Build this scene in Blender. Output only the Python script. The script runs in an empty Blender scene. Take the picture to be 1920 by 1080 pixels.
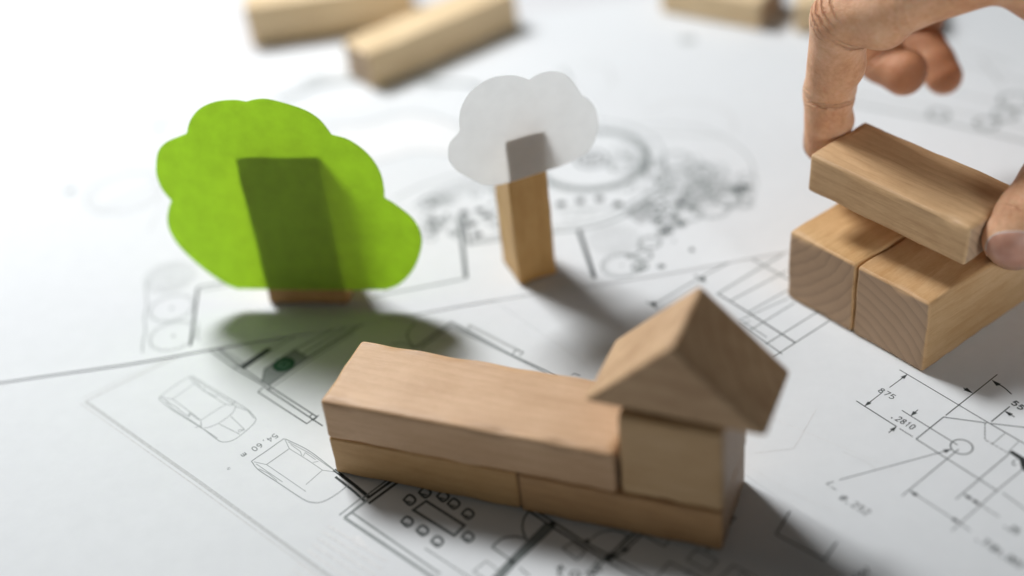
import bpy, bmesh, math, random
import numpy as np
from mathutils import Vector, Matrix, noise
random.seed(4)
CM = 0.01                                   # everything below is laid out in centimetres
sc = bpy.context.scene
col = sc.collection
# ------------------------------------------------------------------ camera
cam_d = bpy.data.cameras.new('camera'); cam = bpy.data.objects.new('camera', cam_d); col.objects.link(cam)
cam.matrix_world = Matrix(((0.9936436, 0.1125721, -0.0000000, 0.0000000), (-0.0667156, 0.5888807, -0.8054617, 0.0000000), (-0.0906726, 0.8003418, 0.5926478, 0.3072519), (0.0000000, 0.0000000, 0.0000000, 1.0000000)))
cam_d.sensor_width = 36; cam_d.lens = 48.046; cam_d.clip_start = .02; cam_d.clip_end = 20
cam_d.dof.use_dof = True; cam_d.dof.focus_distance = .452; cam_d.dof.aperture_fstop = 2.55
sc.camera = cam
# ------------------------------------------------------------------ light: dim room, one soft window behind on the left, plus added fill lamps
w = bpy.data.worlds.new('World'); sc.world = w; w.use_nodes = True
bg = w.node_tree.nodes['Background']; bg.inputs[0].default_value = (.78, .94, 1, 1); bg.inputs[1].default_value = .030
def area(name, loc, target, sx, sy, power, color):
    d = bpy.data.lights.new(name, 'AREA'); d.shape = 'RECTANGLE'; d.size = sx; d.size_y = sy; d.energy = power; d.color = color
    o = bpy.data.objects.new(name, d); col.objects.link(o); o.location = loc
    o.rotation_euler = (Vector(target)-Vector(loc)).to_track_quat('-Z', 'Y').to_euler(); return o
area('window_light', (-.345, .915, .76), (.03, .38, 0), .255, .255, 11.9, (.97, .985, 1))
area('side_fill', (-.79, .90, .52), (.06, .37, .02), .5, .45, 1.3, (1, .97, .92))  # added fill that widens the window's light to the left
fl = area('hand_fill', (.26, .06, .17), (.15, .41, .06), .12, .12, .036, (.94, .98, 1)); fl.data.spread = math.radians(36)  # added narrow fill lamp, aimed at the hand and bars
area('front_fill', (-.11, -.51, .42), (.05, .38, .02), .6, .45, .38, (.97, 1, .98))  # added soft fill from the front, standing in for part of the world light
sc.view_settings.view_transform = 'Standard'; sc.view_settings.look = 'None'; sc.view_settings.gamma = 1
sc.view_settings.exposure = 0
sc.cycles.max_bounces = 8; sc.cycles.use_denoising = True
# ------------------------------------------------------------------ measured layout, centimetres
DATA = {"A":[["line",0.6,0.0983,[[-12.484,39.907],[-15.57,37.889]],0,"printed_lines"],
["line",0.62,0.0393,[[-12.743,39.922],[-15.79,38.043]],0,"printed_lines"],
["line",0.55,0.1331,[[-15.57,37.889],[-10.861,33.001],[-7.233,29.159],[-6.044,27.919]],0,"printed_lines"],
["line",0.62,0.0475,[[-15.745,37.803],[-11.025,32.903],[-7.39,29.053],[-6.366,27.987]],0,"printed_lines"],
["line",0.1,0.0512,[[-11.318,39.995],[-10.321,38.813],[-9.226,37.722],[-8.919,37.317],[-7.276,35.507],[-6.926,35.121]],0,"printed_lines"],
["line",0.1,0.0512,[[-11.035,40.02],[-9.984,38.717],[-8.913,37.526],[-7.172,35.655]],0,"printed_lines"],
["line",0.15,0.0296,[[-10.897,40.071],[-9.968,39.044]],0,"printed_lines"],
["line",0.15,0.0295,[[-10.966,40.045],[-9.978,38.898]],0,"printed_lines"],
["line",0.25,0.0295,[[-11.178,40.023],[-10.059,38.766]],0,"printed_lines"],
["line",0.1,0.0454,[[-9.165,37.535],[-9.33,37.318],[-7.487,35.333],[-7.086,35.707]],0,"printed_lines"],
["line",0.08,0.0459,[[-7.313,35.812],[-7.148,35.618],[-7.274,35.474],[-7.417,35.664],[-7.313,35.812]],0,"printed_lines"],
["line",0.08,0.0425,[[-10.321,38.813],[-10.124,38.961]],0,"printed_lines"],
["line",0.08,0.0565,[[-8.989,37.329],[-8.865,37.496]],0,"printed_lines"],
["fill",0.06,0,[[-10.119,38.909],[-9.182,39.815],[-8.98,39.65],[-9.949,38.689]],0,"printed_lines"],
["line",0.1,0.0416,[[-8.985,37.574],[-7.637,38.923],[-5.656,40.581]],0,"printed_lines"],
["line",0.15,0.034,[[-8.839,37.464],[-7.491,38.824],[-5.981,40.12]],0,"printed_lines"],
["line",0.2,0.0683,[[-8.141,39.498],[-6.759,40.472]],0,"printed_lines"],
["line",0.2,0.068,[[-7.863,39.186],[-6.327,40.47]],0,"printed_lines"],
["line",0.25,0.0581,[[-7.686,38.969],[-5.894,40.469]],0,"printed_lines"],
["line",0.3,0.0587,[[-9.001,39.616],[-8.19,40.307]],0,"printed_lines"],
["line",0.3,0.0392,[[-9.199,39.727],[-8.525,40.291]],0,"printed_lines"],
["fill",0.3,0,[[-9.232,37.9],[-9.193,38.577],[-8.166,39.526],[-7.637,38.923],[-8.962,37.57]],0,"printed_lines"],
["line",0.07,0.038,[[-9.232,37.9],[-9.193,38.577],[-8.166,39.526],[-7.637,38.923]],0,"printed_lines"],
["plant",0,0,[[-8.506,38.704]],[0.3855],"printed_plant"],
["line",0.34,0.0303,[[-12.883,37.634],[-12.795,37.741],[-12.707,37.849],[-12.619,37.957],[-12.529,38.063],[-12.434,38.164],[-12.331,38.268],[-12.22,38.377],[-12.108,38.48],[-12.004,38.562],[-11.917,38.614],[-11.86,38.636],[-11.828,38.635],[-11.8,38.611],[-11.756,38.559],[-11.674,38.478],[-11.545,38.355],[-11.381,38.191],[-11.2,38.008],[-11.021,37.825],[-10.859,37.662],[-10.716,37.519],[-10.581,37.385],[-10.45,37.255],[-10.325,37.131],[-10.202,37.009],[-10.079,36.889],[-9.957,36.774],[-9.84,36.661],[-9.732,36.553],[-9.638,36.449],[-9.556,36.345],[-9.484,36.243],[-9.423,36.146],[-9.372,36.058],[-9.331,35.984],[-9.303,35.929],[-9.287,35.89],[-9.28,35.859],[-9.281,35.828],[-9.286,35.79],[-9.295,35.748],[-9.309,35.705],[-9.33,35.659],[-9.36,35.607],[-9.399,35.546],[-9.453,35.471],[-9.52,35.383],[-9.594,35.291],[-9.667,35.205],[-9.732,35.132],[-9.789,35.072],[-9.841,35.021],[-9.892,34.977],[-9.942,34.941],[-9.995,34.912],[-10.05,34.89],[-10.107,34.875],[-10.164,34.867],[-10.22,34.868],[-10.274,34.875],[-10.322,34.886],[-10.363,34.9],[-10.406,34.924],[-10.458,34.964],[-10.526,35.028],[-10.614,35.12],[-10.715,35.239],[-10.827,35.373],[-10.947,35.514],[-11.071,35.65],[-11.204,35.785],[-11.347,35.925],[-11.495,36.067],[-11.641,36.206],[-11.78,36.341],[-11.912,36.471],[-12.042,36.598],[-12.168,36.722],[-12.286,36.841],[-12.395,36.956],[-12.496,37.068],[-12.591,37.18],[-12.677,37.285],[-12.75,37.379],[-12.808,37.457],[-12.845,37.513],[-12.863,37.551],[-12.869,37.579],[-12.873,37.604],[-12.883,37.634]],0,"printed_car"],
["line",0.34,0.0264,[[-12.39,37.459],[-12.043,37.829],[-11.689,38.187]],0,"printed_car"],
["line",0.34,0.0265,[[-12.883,37.634],[-12.39,37.459],[-11.846,36.862],[-11.224,36.139],[-11.161,35.807]],0,"printed_car"],
["line",0.34,0.0269,[[-11.917,38.614],[-11.689,38.187],[-11.09,37.513],[-10.429,36.841]],0,"printed_car"],
["line",0.34,0.0259,[[-11.224,36.139],[-10.831,36.506],[-10.429,36.841]],0,"printed_car"],
["line",0.34,0.0257,[[-11.08,35.722],[-11.049,35.721],[-11.021,35.718],[-10.992,35.714],[-10.962,35.713],[-10.928,35.716],[-10.889,35.726],[-10.843,35.741],[-10.793,35.761],[-10.74,35.785],[-10.684,35.814],[-10.627,35.847],[-10.571,35.886],[-10.512,35.932],[-10.448,35.988],[-10.384,36.049],[-10.322,36.11],[-10.266,36.169],[-10.22,36.221],[-10.186,36.266],[-10.16,36.306],[-10.14,36.343],[-10.125,36.378],[-10.112,36.415],[-10.098,36.454],[-10.086,36.496],[-10.077,36.54],[-10.07,36.584],[-10.064,36.628],[-10.058,36.673],[-10.051,36.717]],0,"printed_car"],
["line",0.34,0.0262,[[-10.429,36.841],[-10.251,36.773],[-10.078,36.744]],0,"printed_car"],
["line",0.34,0.0257,[[-10.567,35.849],[-9.785,35.189]],0,"printed_car"],
["line",0.34,0.0259,[[-10.192,36.18],[-9.639,35.41]],0,"printed_car"],
["line",0.34,0.0265,[[-12.787,37.655],[-12.35,36.985],[-11.128,35.731]],0,"printed_car"],
["line",0.34,0.0269,[[-11.832,38.537],[-10.956,37.641],[-10.131,36.79]],0,"printed_car"],
["line",0.34,0.0264,[[-12.659,37.446],[-12.15,36.951],[-12.018,36.759]],0,"printed_car"],
["line",0.34,0.0261,[[-12.018,36.759],[-11.666,36.394],[-11.639,36.571]],0,"printed_car"],
["line",0.34,0.0268,[[-11.653,38.296],[-11.309,37.702],[-11.283,37.902]],0,"printed_car"],
["line",0.34,0.0265,[[-11.258,37.693],[-10.822,37.317],[-10.736,37.429]],0,"printed_car"],
["line",0.34,0.0257,[[-11.374,35.786],[-11.183,35.868]],0,"printed_car"],
["line",0.34,0.0261,[[-10.217,36.767],[-10.09,36.967]],0,"printed_car"],
["line",0.34,0.026,[[-11.695,36.435],[-11.667,36.597],[-11.301,36.174]],0,"printed_car"],
["line",0.34,0.0256,[[-11.047,35.646],[-10.535,35.105]],0,"printed_car"],
["line",0.34,0.0261,[[-10.046,36.665],[-9.606,36.371],[-9.351,35.93]],0,"printed_car"],
["circle",0.34,0.0219,[[-9.787,35.365]],[0.0547,0,0],"printed_car"],
["circle",0.34,0.0219,[[-9.671,35.387]],[0.0365,0,0],"printed_car"],
["line",0.32,0.0313,[[-6.237,32.694],[-6.253,32.702],[-6.257,32.695],[-6.267,32.696],[-6.301,32.728],[-6.378,32.814],[-6.514,32.978],[-6.699,33.206],[-6.908,33.463],[-7.116,33.714],[-7.3,33.921],[-7.461,34.082],[-7.615,34.221],[-7.758,34.339],[-7.884,34.44],[-7.988,34.524],[-8.064,34.588],[-8.116,34.631],[-8.152,34.658],[-8.18,34.674],[-8.21,34.684],[-8.233,34.692],[-8.245,34.694],[-8.256,34.685],[-8.278,34.662],[-8.323,34.621],[-8.397,34.553],[-8.493,34.463],[-8.599,34.361],[-8.706,34.26],[-8.804,34.168],[-8.897,34.085],[-8.993,34.003],[-9.084,33.925],[-9.16,33.856],[-9.214,33.8],[-9.242,33.765],[-9.251,33.749],[-9.245,33.739],[-9.228,33.722],[-9.204,33.685],[-9.177,33.629],[-9.144,33.562],[-9.101,33.485],[-9.042,33.396],[-8.964,33.297],[-8.865,33.187],[-8.749,33.068],[-8.617,32.938],[-8.473,32.796],[-8.32,32.643],[-8.145,32.461],[-7.946,32.252],[-7.743,32.042],[-7.557,31.853],[-7.406,31.709],[-7.298,31.618],[-7.218,31.562],[-7.156,31.531],[-7.1,31.513],[-7.039,31.496],[-6.975,31.481],[-6.915,31.474],[-6.856,31.476],[-6.795,31.488],[-6.729,31.509],[-6.656,31.542],[-6.579,31.586],[-6.499,31.638],[-6.418,31.696],[-6.339,31.758],[-6.261,31.825],[-6.183,31.899],[-6.105,31.978],[-6.027,32.058],[-5.948,32.136]],0,"printed_car#2"],
["line",0.36,0.0265,[[-8.729,33.522],[-8.012,34.173],[-8.184,34.646]],0,"printed_car#2"],
["line",0.36,0.0268,[[-8.012,34.173],[-7.372,33.532],[-6.839,32.953],[-6.33,32.761]],0,"printed_car#2"],
["line",0.36,0.0266,[[-9.161,33.724],[-8.729,33.522],[-8.109,32.866],[-7.335,32.041]],0,"printed_car#2"],
["line",0.36,0.0269,[[-7.978,34.372],[-7.628,33.975],[-7.569,33.764]],0,"printed_car#2"],
["line",0.36,0.0266,[[-7.521,33.723],[-7.461,33.894],[-7.093,33.487]],0,"printed_car#2"],
["line",0.36,0.0264,[[-7.179,33.369],[-6.996,33.392]],0,"printed_car#2"],
["line",0.36,0.0269,[[-8.082,34.526],[-7.295,33.82],[-6.472,32.894]],0,"printed_car#2"],
["line",0.36,0.0262,[[-6.839,32.953],[-7.353,32.36]],0,"printed_car#2"],
["line",0.36,0.0265,[[-9.082,33.612],[-8.137,32.613]],0,"printed_car#2"],
["line",0.36,0.0264,[[-8.97,33.363],[-8.626,33.079],[-8.325,32.708]],0,"printed_car#2"],
["text",0.2,0.0326,[[-8.55,35.032],[-9.684,34.124]],
["54,60 m",0.2356],"printed_text"],
["text",0.4,0.0212,[[-9.935,33.605],[-10.09,33.545]],
["2",0.0884],"printed_text"],
["line",0.15,0.0618,[[-3.748,38.811],[-2.372,40.104],[-1.764,39.419],[-0.298,37.805],[0.873,36.677],[1.223,36.283]],0,"printed_lines"],
["line",0.2,0.0482,[[-3.526,38.735],[-2.381,39.811],[-0.302,37.736],[0.545,36.869],[0.859,36.513]],0,"printed_lines"],
["line",0.35,0.0386,[[-3.637,38.77],[-2.377,39.957],[0.15,37.346]],0,"printed_lines"],
["line",0.5,0.1374,[[-1.747,39.819],[-0.433,38.424],[0.02,37.956]],0,"printed_lines"],
["line",0.3,0.0488,[[-1.806,39.5],[-1.659,39.766]],0,"printed_lines"],
["line",0.3,0.057,[[-0.254,37.797],[-0.106,38.049],[0.145,37.864],[0.0,37.682]],0,"printed_lines"],
["line",0.25,0.0579,[[-3.748,38.811],[-3.782,38.883],[-3.818,38.955],[-3.855,39.028],[-3.889,39.1],[-3.92,39.171],[-3.946,39.239],[-3.966,39.305],[-3.983,39.369],[-3.996,39.431],[-4.006,39.492],[-4.011,39.552],[-4.011,39.612],[-4.006,39.672],[-3.997,39.731],[-3.983,39.79],[-3.965,39.847],[-3.944,39.904],[-3.919,39.961],[-3.888,40.017],[-3.852,40.072],[-3.812,40.126],[-3.77,40.18],[-3.729,40.234],[-3.688,40.288]],0,"printed_lines"],
["line",0.1,0.0407,[[1.694,36.299],[1.83,36.375],[2.007,36.224]],0,"printed_lines"],
["line",0.35,0.0583,[[-4.595,39.178],[-4.148,39.168],[-3.77,38.815]],0,"printed_lines"],
["line",0.07,0.0753,[[-0.518,30.593],[-0.113,30.112],[0.492,29.445],[1.37,28.437],[2.091,27.778],[3.103,26.79]],0,"printed_lines"],
["line",0.07,0.075,[[-0.61,30.44],[-0.238,30.049],[0.47,29.207],[1.31,28.316],[1.921,27.637],[2.929,26.62]],0,"printed_lines"],
["line",0.07,0.0635,[[1.99,27.87],[2.829,28.674]],0,"printed_lines"],
["line",0.07,0.0634,[[2.209,27.786],[3.088,28.582]],0,"printed_lines"],
["line",0.12,0.0475,[[2.077,27.806],[2.939,28.631]],0,"printed_lines"],
["fill",0.04,0,[[1.815,27.845],[2.046,28.014],[2.256,27.855],[1.959,27.621]],0,"printed_lines"],
["fill",0.04,0,[[1.304,28.593],[1.427,28.653],[1.511,28.535],[1.363,28.428]],0,"printed_lines"],
["fill",0.05,0,[[2.361,28.069],[2.562,28.142],[2.621,28.004],[2.412,27.882]],0,"printed_lines"],
["line",0.12,0.0634,[[1.865,27.787],[1.335,27.16],[1.161,26.945]],0,"printed_lines"],
["line",0.2,0.0476,[[1.74,27.857],[1.187,27.182]],0,"printed_lines"],
["line",0.16,0.0483,[[1.52,28.612],[1.565,28.649],[1.609,28.688],[1.653,28.727],[1.699,28.764],[1.746,28.797],[1.797,28.822],[1.853,28.841],[1.914,28.855],[1.976,28.864],[2.039,28.869],[2.099,28.87],[2.154,28.868],[2.203,28.862],[2.249,28.853],[2.293,28.839],[2.334,28.822],[2.375,28.802],[2.415,28.78],[2.455,28.754],[2.494,28.724],[2.531,28.69],[2.568,28.655],[2.605,28.621],[2.642,28.587]],0,"printed_lines"],
["line",0.2,0.0644,[[2.64,28.572],[2.118,27.978]],0,"printed_lines"],
["fill",0.2,0,[[0.232,29.485],[0.489,29.284],[-0.696,28.106],[-1.356,27.351],[-1.581,27.384],[-1.001,28.152]],0,"printed_lines"],
["line",0.12,0.0489,[[0.489,29.284],[-0.696,28.106],[-1.356,27.351]],0,"printed_lines"],
["line",0.12,0.0491,[[0.232,29.485],[-1.001,28.152],[-1.576,27.483]],0,"printed_lines"],
["fill",0.04,0,[[0.309,29.473],[0.475,29.556],[0.577,29.378],[0.409,29.27]],0,"printed_lines"],
["fill",0.05,0,[[-1.042,28.107],[-0.918,28.241],[-0.814,28.072],[-0.94,27.914]],0,"printed_lines"],
["line",0.16,0.0663,[[-0.234,30.103],[-0.27,30.045],[-0.308,29.986],[-0.346,29.928],[-0.382,29.87],[-0.413,29.811],[-0.44,29.752],[-0.46,29.692],[-0.476,29.631],[-0.489,29.57],[-0.498,29.508],[-0.504,29.446],[-0.506,29.384],[-0.505,29.32],[-0.501,29.253],[-0.493,29.187],[-0.482,29.122],[-0.47,29.06],[-0.456,29.004],[-0.44,28.954],[-0.422,28.91],[-0.401,28.869],[-0.38,28.829],[-0.359,28.79],[-0.339,28.749]],0,"printed_lines"],
["line",0.16,0.0647,[[-0.333,28.827],[-0.394,28.867],[-0.455,28.911],[-0.516,28.954],[-0.578,28.995],[-0.641,29.029],[-0.707,29.053],[-0.776,29.068],[-0.849,29.078],[-0.924,29.082],[-0.998,29.078],[-1.07,29.066],[-1.138,29.045],[-1.201,29.011],[-1.261,28.965],[-1.318,28.911],[-1.374,28.853],[-1.43,28.795],[-1.487,28.741]],0,"printed_lines"],
["line",0.2,0.0646,[[-1.487,28.741],[-0.963,28.146]],0,"printed_lines"],
["line",0.05,0.1222,[[-6.454,32.906],[-5.845,32.185],[-5.271,31.457]],0,"printed_lines"],
["line",0.06,0.0867,[[-6.399,32.569],[-5.793,31.827],[-5.369,31.245]],0,"printed_lines"],
["line",0.06,0.1019,[[-5.332,31.41],[-4.308,32.292]],0,"printed_lines"],
["line",0.06,0.1015,[[-5.287,31.175],[-4.225,32.102]],0,"printed_lines"],
["line",0.2,0.068,[[-5.496,31.435],[-4.558,32.273]],0,"printed_lines"],
["line",0.3,0.1018,[[-5.31,31.349],[-6.045,30.678]],0,"printed_lines"],
["line",0.3,0.051,[[-5.497,31.493],[-6.211,30.815]],0,"printed_lines"],
["line",0.32,0.1173,[[-6.045,30.678],[-3.316,27.815],[-2.944,27.437]],0,"printed_lines"],
["line",0.35,0.0841,[[-5.808,30.863],[-3.084,27.906]],0,"printed_lines"],
["line",0.12,0.1005,[[-3.864,30.671],[-3.455,31.0],[-2.284,29.766],[-2.614,29.387],[-3.864,30.671]],0,"printed_dining_table"],
["line",0.1,0.0845,[[-4.166,31.169],[-4.105,31.252],[-4.043,31.335],[-3.981,31.367],[-3.903,31.313],[-3.824,31.208],[-3.787,31.109],[-3.818,31.018],[-3.89,30.932],[-3.964,30.9],[-4.029,30.954],[-4.097,31.061],[-4.166,31.169]],0,"printed_dining_table"],
["line",0.14,0.0675,[[-4.085,31.088],[-3.91,31.004]],0,"printed_dining_table"],
["line",0.1,0.0849,[[-3.674,31.422],[-3.612,31.505],[-3.549,31.589],[-3.486,31.622],[-3.408,31.567],[-3.33,31.462],[-3.294,31.361],[-3.326,31.269],[-3.398,31.183],[-3.473,31.15],[-3.538,31.205],[-3.606,31.313],[-3.674,31.422]],0,"printed_dining_table"],
["line",0.14,0.0678,[[-3.593,31.34],[-3.418,31.255]],0,"printed_dining_table"],
["line",0.1,0.0845,[[-3.106,31.16],[-3.044,31.243],[-2.981,31.327],[-2.918,31.359],[-2.841,31.305],[-2.764,31.2],[-2.729,31.101],[-2.762,31.009],[-2.835,30.924],[-2.91,30.891],[-2.974,30.945],[-3.04,31.053],[-3.106,31.16]],0,"printed_dining_table"],
["line",0.14,0.0675,[[-3.027,31.08],[-2.854,30.996]],0,"printed_dining_table"],
["line",0.1,0.0839,[[-2.771,30.779],[-2.708,30.861],[-2.645,30.943],[-2.582,30.975],[-2.507,30.922],[-2.431,30.818],[-2.397,30.721],[-2.43,30.631],[-2.503,30.546],[-2.577,30.514],[-2.641,30.568],[-2.706,30.673],[-2.771,30.779]],0,"printed_dining_table"],
["line",0.14,0.067,[[-2.692,30.7],[-2.521,30.617]],0,"printed_dining_table"],
["line",0.1,0.0831,[[-2.345,30.268],[-2.282,30.348],[-2.219,30.428],[-2.157,30.46],[-2.082,30.407],[-2.008,30.306],[-1.975,30.21],[-2.008,30.122],[-2.081,30.039],[-2.155,30.007],[-2.218,30.06],[-2.281,30.163],[-2.345,30.268]],0,"printed_dining_table"],
["line",0.14,0.0664,[[-2.268,30.189],[-2.099,30.108]],0,"printed_dining_table"],
["line",0.1,0.0831,[[-4.248,30.234],[-4.189,30.314],[-4.129,30.394],[-4.067,30.425],[-3.991,30.373],[-3.913,30.272],[-3.877,30.176],[-3.907,30.088],[-3.977,30.005],[-4.05,29.974],[-4.114,30.026],[-4.181,30.13],[-4.248,30.234]],0,"printed_dining_table"],
["line",0.14,0.0664,[[-4.169,30.156],[-3.997,30.074]],0,"printed_dining_table"],
["line",0.1,0.0823,[[-3.773,29.78],[-3.713,29.858],[-3.652,29.937],[-3.591,29.968],[-3.516,29.917],[-3.44,29.817],[-3.404,29.723],[-3.435,29.636],[-3.505,29.555],[-3.578,29.524],[-3.641,29.576],[-3.707,29.677],[-3.773,29.78]],0,"printed_dining_table"],
["line",0.14,0.0658,[[-3.694,29.703],[-3.525,29.623]],0,"printed_dining_table"],
["line",0.1,0.0815,[[-3.326,29.257],[-3.266,29.334],[-3.206,29.412],[-3.145,29.442],[-3.071,29.392],[-2.996,29.294],[-2.962,29.202],[-2.993,29.117],[-3.063,29.037],[-3.135,29.007],[-3.197,29.057],[-3.262,29.157],[-3.326,29.257]],0,"printed_dining_table"],
["line",0.14,0.0651,[[-3.249,29.182],[-3.082,29.104]],0,"printed_dining_table"],
["line",0.1,0.0816,[[-2.381,29.298],[-2.32,29.376],[-2.258,29.453],[-2.197,29.484],[-2.123,29.433],[-2.051,29.335],[-2.018,29.243],[-2.05,29.158],[-2.122,29.078],[-2.195,29.048],[-2.256,29.098],[-2.318,29.198],[-2.381,29.298]],0,"printed_dining_table"],
["line",0.14,0.0652,[[-2.305,29.223],[-2.14,29.145]],0,"printed_dining_table"],
["line",0.72,0.1,[[-6.559,30.427],[-4.697,28.656]],0,"printed_lines"],
["line",0.72,0.0996,[[-6.709,30.188],[-4.85,28.371]],0,"printed_lines"],
["line",0.72,0.0991,[[-6.858,29.951],[-5.001,28.09]],0,"printed_lines"],
["line",0.72,0.0987,[[-7.005,29.717],[-5.15,27.812]],0,"printed_lines"],
["line",0.72,0.0983,[[-7.151,29.485],[-5.297,27.537]],0,"printed_lines"],
["line",0.72,0.0978,[[-7.296,29.254],[-5.443,27.265]],0,"printed_lines"],
["line",0.72,0.0974,[[-7.439,29.026],[-5.588,26.996]],0,"printed_lines"],
["line",0.72,0.097,[[-7.582,28.8],[-5.73,26.729]],0,"printed_lines"],
["line",0.72,0.0965,[[-7.723,28.575],[-5.872,26.466]],0,"printed_lines"],
["fill",0.76,0,[[-5.859,29.831],[-5.541,29.836],[-5.294,29.372],[-5.648,29.373]],0,"printed_lines"],
["line",0.1,0.0412,[[4.568,27.735],[5.096,27.2],[4.745,26.831],[4.221,27.382],[4.568,27.735]],0,"printed_lines"],
["line",0.1,0.0418,[[3.118,28.525],[3.652,27.976],[3.823,28.208]],0,"printed_lines"],
["line",0.1,0.0465,[[3.071,26.663],[3.706,27.359],[4.35,26.713],[4.671,26.427]],0,"printed_lines"],
["line",0.12,0.0373,[[4.067,26.809],[4.283,26.974]],0,"printed_lines"],
["line",0.1,0.0401,[[4.978,26.478],[5.521,26.962],[6.132,26.307]],0,"printed_lines"],
["line",0.12,0.034,[[5.62,26.524],[5.836,26.668]],0,"printed_lines"],
["line",0.03,0.0517,[[7.609,28.828],[6.995,27.974],[8.15,26.782],[8.669,27.396]],0,"printed_lines"],
["text",0.04,0.0348,[[4.822,27.726],[4.931,27.539]],
["x",0.1266],"printed_text"],
["text",0.02,0.0514,[[5.695,28.524],[6.008,28.876]],
["sc",0.1608],"printed_text"],
["text",0.12,0.0708,[[0.207,27.409],[1.088,27.072]],
["to",0.4088],"printed_text"],
["text",0.1,0.0703,[[1.438,27.102],[1.791,27.423]],
["W",0.3438],"printed_text"],
["text",0.04,0.0534,[[8.924,25.952],[9.383,26.166]],
["W",0.2137],"printed_text"],
["line",0.3,0.0487,[[-3.527,28.998],[-1.925,27.336]],0,"printed_lines"],
["line",0.25,0.0397,[[-2.091,27.859],[-1.69,28.204],[-1.26,27.685],[-1.657,27.395],[-2.091,27.859]],0,"printed_lines"],
["line",0.2,0.0475,[[-0.718,27.805],[-0.442,27.414]],0,"printed_lines"],
["line",0.1,0.0481,[[0.636,28.367],[0.967,28.576],[1.309,28.162],[1.006,27.85],[0.636,28.367]],0,"printed_lines"]],"B":[["line",0.09,0.1101,[[-12.277,44.141],[-12.111,40.407]],0,"printed_lines"],
["line",0.27,0.1103,[[-12.26,44.173],[-11.047,44.299],[-9.176,44.771]],0,"printed_lines"],
["line",0.27,0.0658,[[-12.122,43.898],[-11.021,44.043]],0,"printed_lines"],
["line",0.27,0.107,[[-5.301,42.218],[-3.658,42.423],[-1.776,42.69]],0,"printed_lines"],
["line",0.135,0.1605,[[-1.811,46.85],[-1.713,42.713]],0,"printed_lines"],
["line",0.225,0.1116,[[-1.557,45.016],[-0.099,45.064]],0,"printed_lines"],
["line",0.108,0.1157,[[-1.699,47.51],[-1.493,45.003]],0,"printed_lines"],
["line",0.36,0.0689,[[-3.393,46.896],[-1.854,46.899]],0,"printed_lines"],
["line",0.054,0.1678,[[2.91,45.182],[3.158,41.773]],0,"printed_lines"],
["line",0.27,0.1118,[[1.837,45.17],[2.037,45.166],[2.241,45.16],[2.445,45.154],[2.645,45.151],[2.837,45.152],[3.015,45.161],[3.18,45.177],[3.333,45.198],[3.478,45.223],[3.618,45.254],[3.755,45.289],[3.893,45.329],[4.03,45.373],[4.163,45.421],[4.294,45.473],[4.425,45.532],[4.556,45.598],[4.691,45.673],[4.828,45.758],[4.967,45.854],[5.108,45.958],[5.25,46.067],[5.392,46.179],[5.535,46.29],[5.674,46.407],[5.809,46.534],[5.945,46.663],[6.086,46.788],[6.239,46.902],[6.407,46.998],[6.595,47.079],[6.798,47.15],[7.013,47.21],[7.233,47.257],[7.454,47.29],[7.671,47.308],[7.888,47.308],[8.109,47.292],[8.33,47.261],[8.549,47.22],[8.76,47.17],[8.962,47.116],[9.151,47.054],[9.33,46.98],[9.503,46.898],[9.672,46.813],[9.84,46.727],[10.011,46.646]],0,"printed_lines"],
["line",0.315,0.0674,[[1.868,45.51],[2.05,45.51],[2.235,45.508],[2.42,45.506],[2.602,45.507],[2.778,45.511],[2.947,45.523],[3.107,45.54],[3.26,45.561],[3.408,45.586],[3.552,45.617],[3.692,45.652],[3.829,45.693],[3.963,45.738],[4.09,45.787],[4.215,45.842],[4.338,45.902],[4.462,45.971],[4.588,46.048],[4.716,46.137],[4.844,46.237],[4.973,46.344],[5.103,46.457],[5.236,46.572],[5.373,46.686],[5.507,46.806],[5.639,46.936],[5.773,47.068],[5.916,47.195],[6.072,47.309],[6.248,47.403],[6.448,47.477],[6.667,47.54],[6.901,47.589],[7.141,47.624],[7.383,47.646],[7.619,47.652],[7.851,47.639],[8.084,47.604],[8.317,47.556],[8.55,47.5],[8.783,47.445],[9.015,47.396]],0,"printed_lines"],
["circle",0.225,0.0964,[[4.019,50.379]],[2.4323,0,0],"printed_fountain"],
["circle",0.315,0.0722,[[4.019,50.379]],[2.2028,0,0],"printed_fountain"],
["circle",0.45,0.0482,[[4.019,50.379]],[2.6158,0,0],"printed_fountain"],
["circle",0.108,0.1204,[[4.019,50.379]],[0.6425,0,0],"printed_fountain"],
["circle",0.072,0.0964,[[4.019,50.379]],[0.3212,0,0],"printed_fountain"],
["disc",0.09,0.024,[[4.019,50.379]],[0.1147,0,0],"printed_fountain"],
["line",0.18,0.1231,[[6.106,51.93],[6.159,51.648],[6.22,51.37],[6.281,51.093],[6.333,50.818],[6.368,50.541],[6.38,50.263],[6.363,49.981],[6.323,49.698],[6.267,49.414],[6.204,49.131],[6.141,48.851],[6.087,48.574]],0,"printed_fountain"],
["line",0.18,0.0701,[[-3.711,48.214],[-3.564,48.364],[-3.421,48.518],[-3.277,48.672],[-3.129,48.824],[-2.97,48.97],[-2.796,49.107],[-2.606,49.237],[-2.403,49.366],[-2.189,49.489],[-1.969,49.601],[-1.746,49.698],[-1.522,49.777],[-1.298,49.831],[-1.069,49.863],[-0.838,49.879],[-0.605,49.888],[-0.372,49.898],[-0.141,49.914]],0,"printed_lines"],
["line",0.27,0.0699,[[-3.512,48.008],[-3.372,48.152],[-3.236,48.3],[-3.1,48.448],[-2.958,48.593],[-2.807,48.733],[-2.643,48.863],[-2.463,48.989],[-2.271,49.112],[-2.069,49.228],[-1.862,49.335],[-1.651,49.427],[-1.442,49.501],[-1.232,49.551],[-1.019,49.578],[-0.805,49.591],[-0.589,49.596],[-0.373,49.601],[-0.158,49.614]],0,"printed_lines"],
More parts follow.
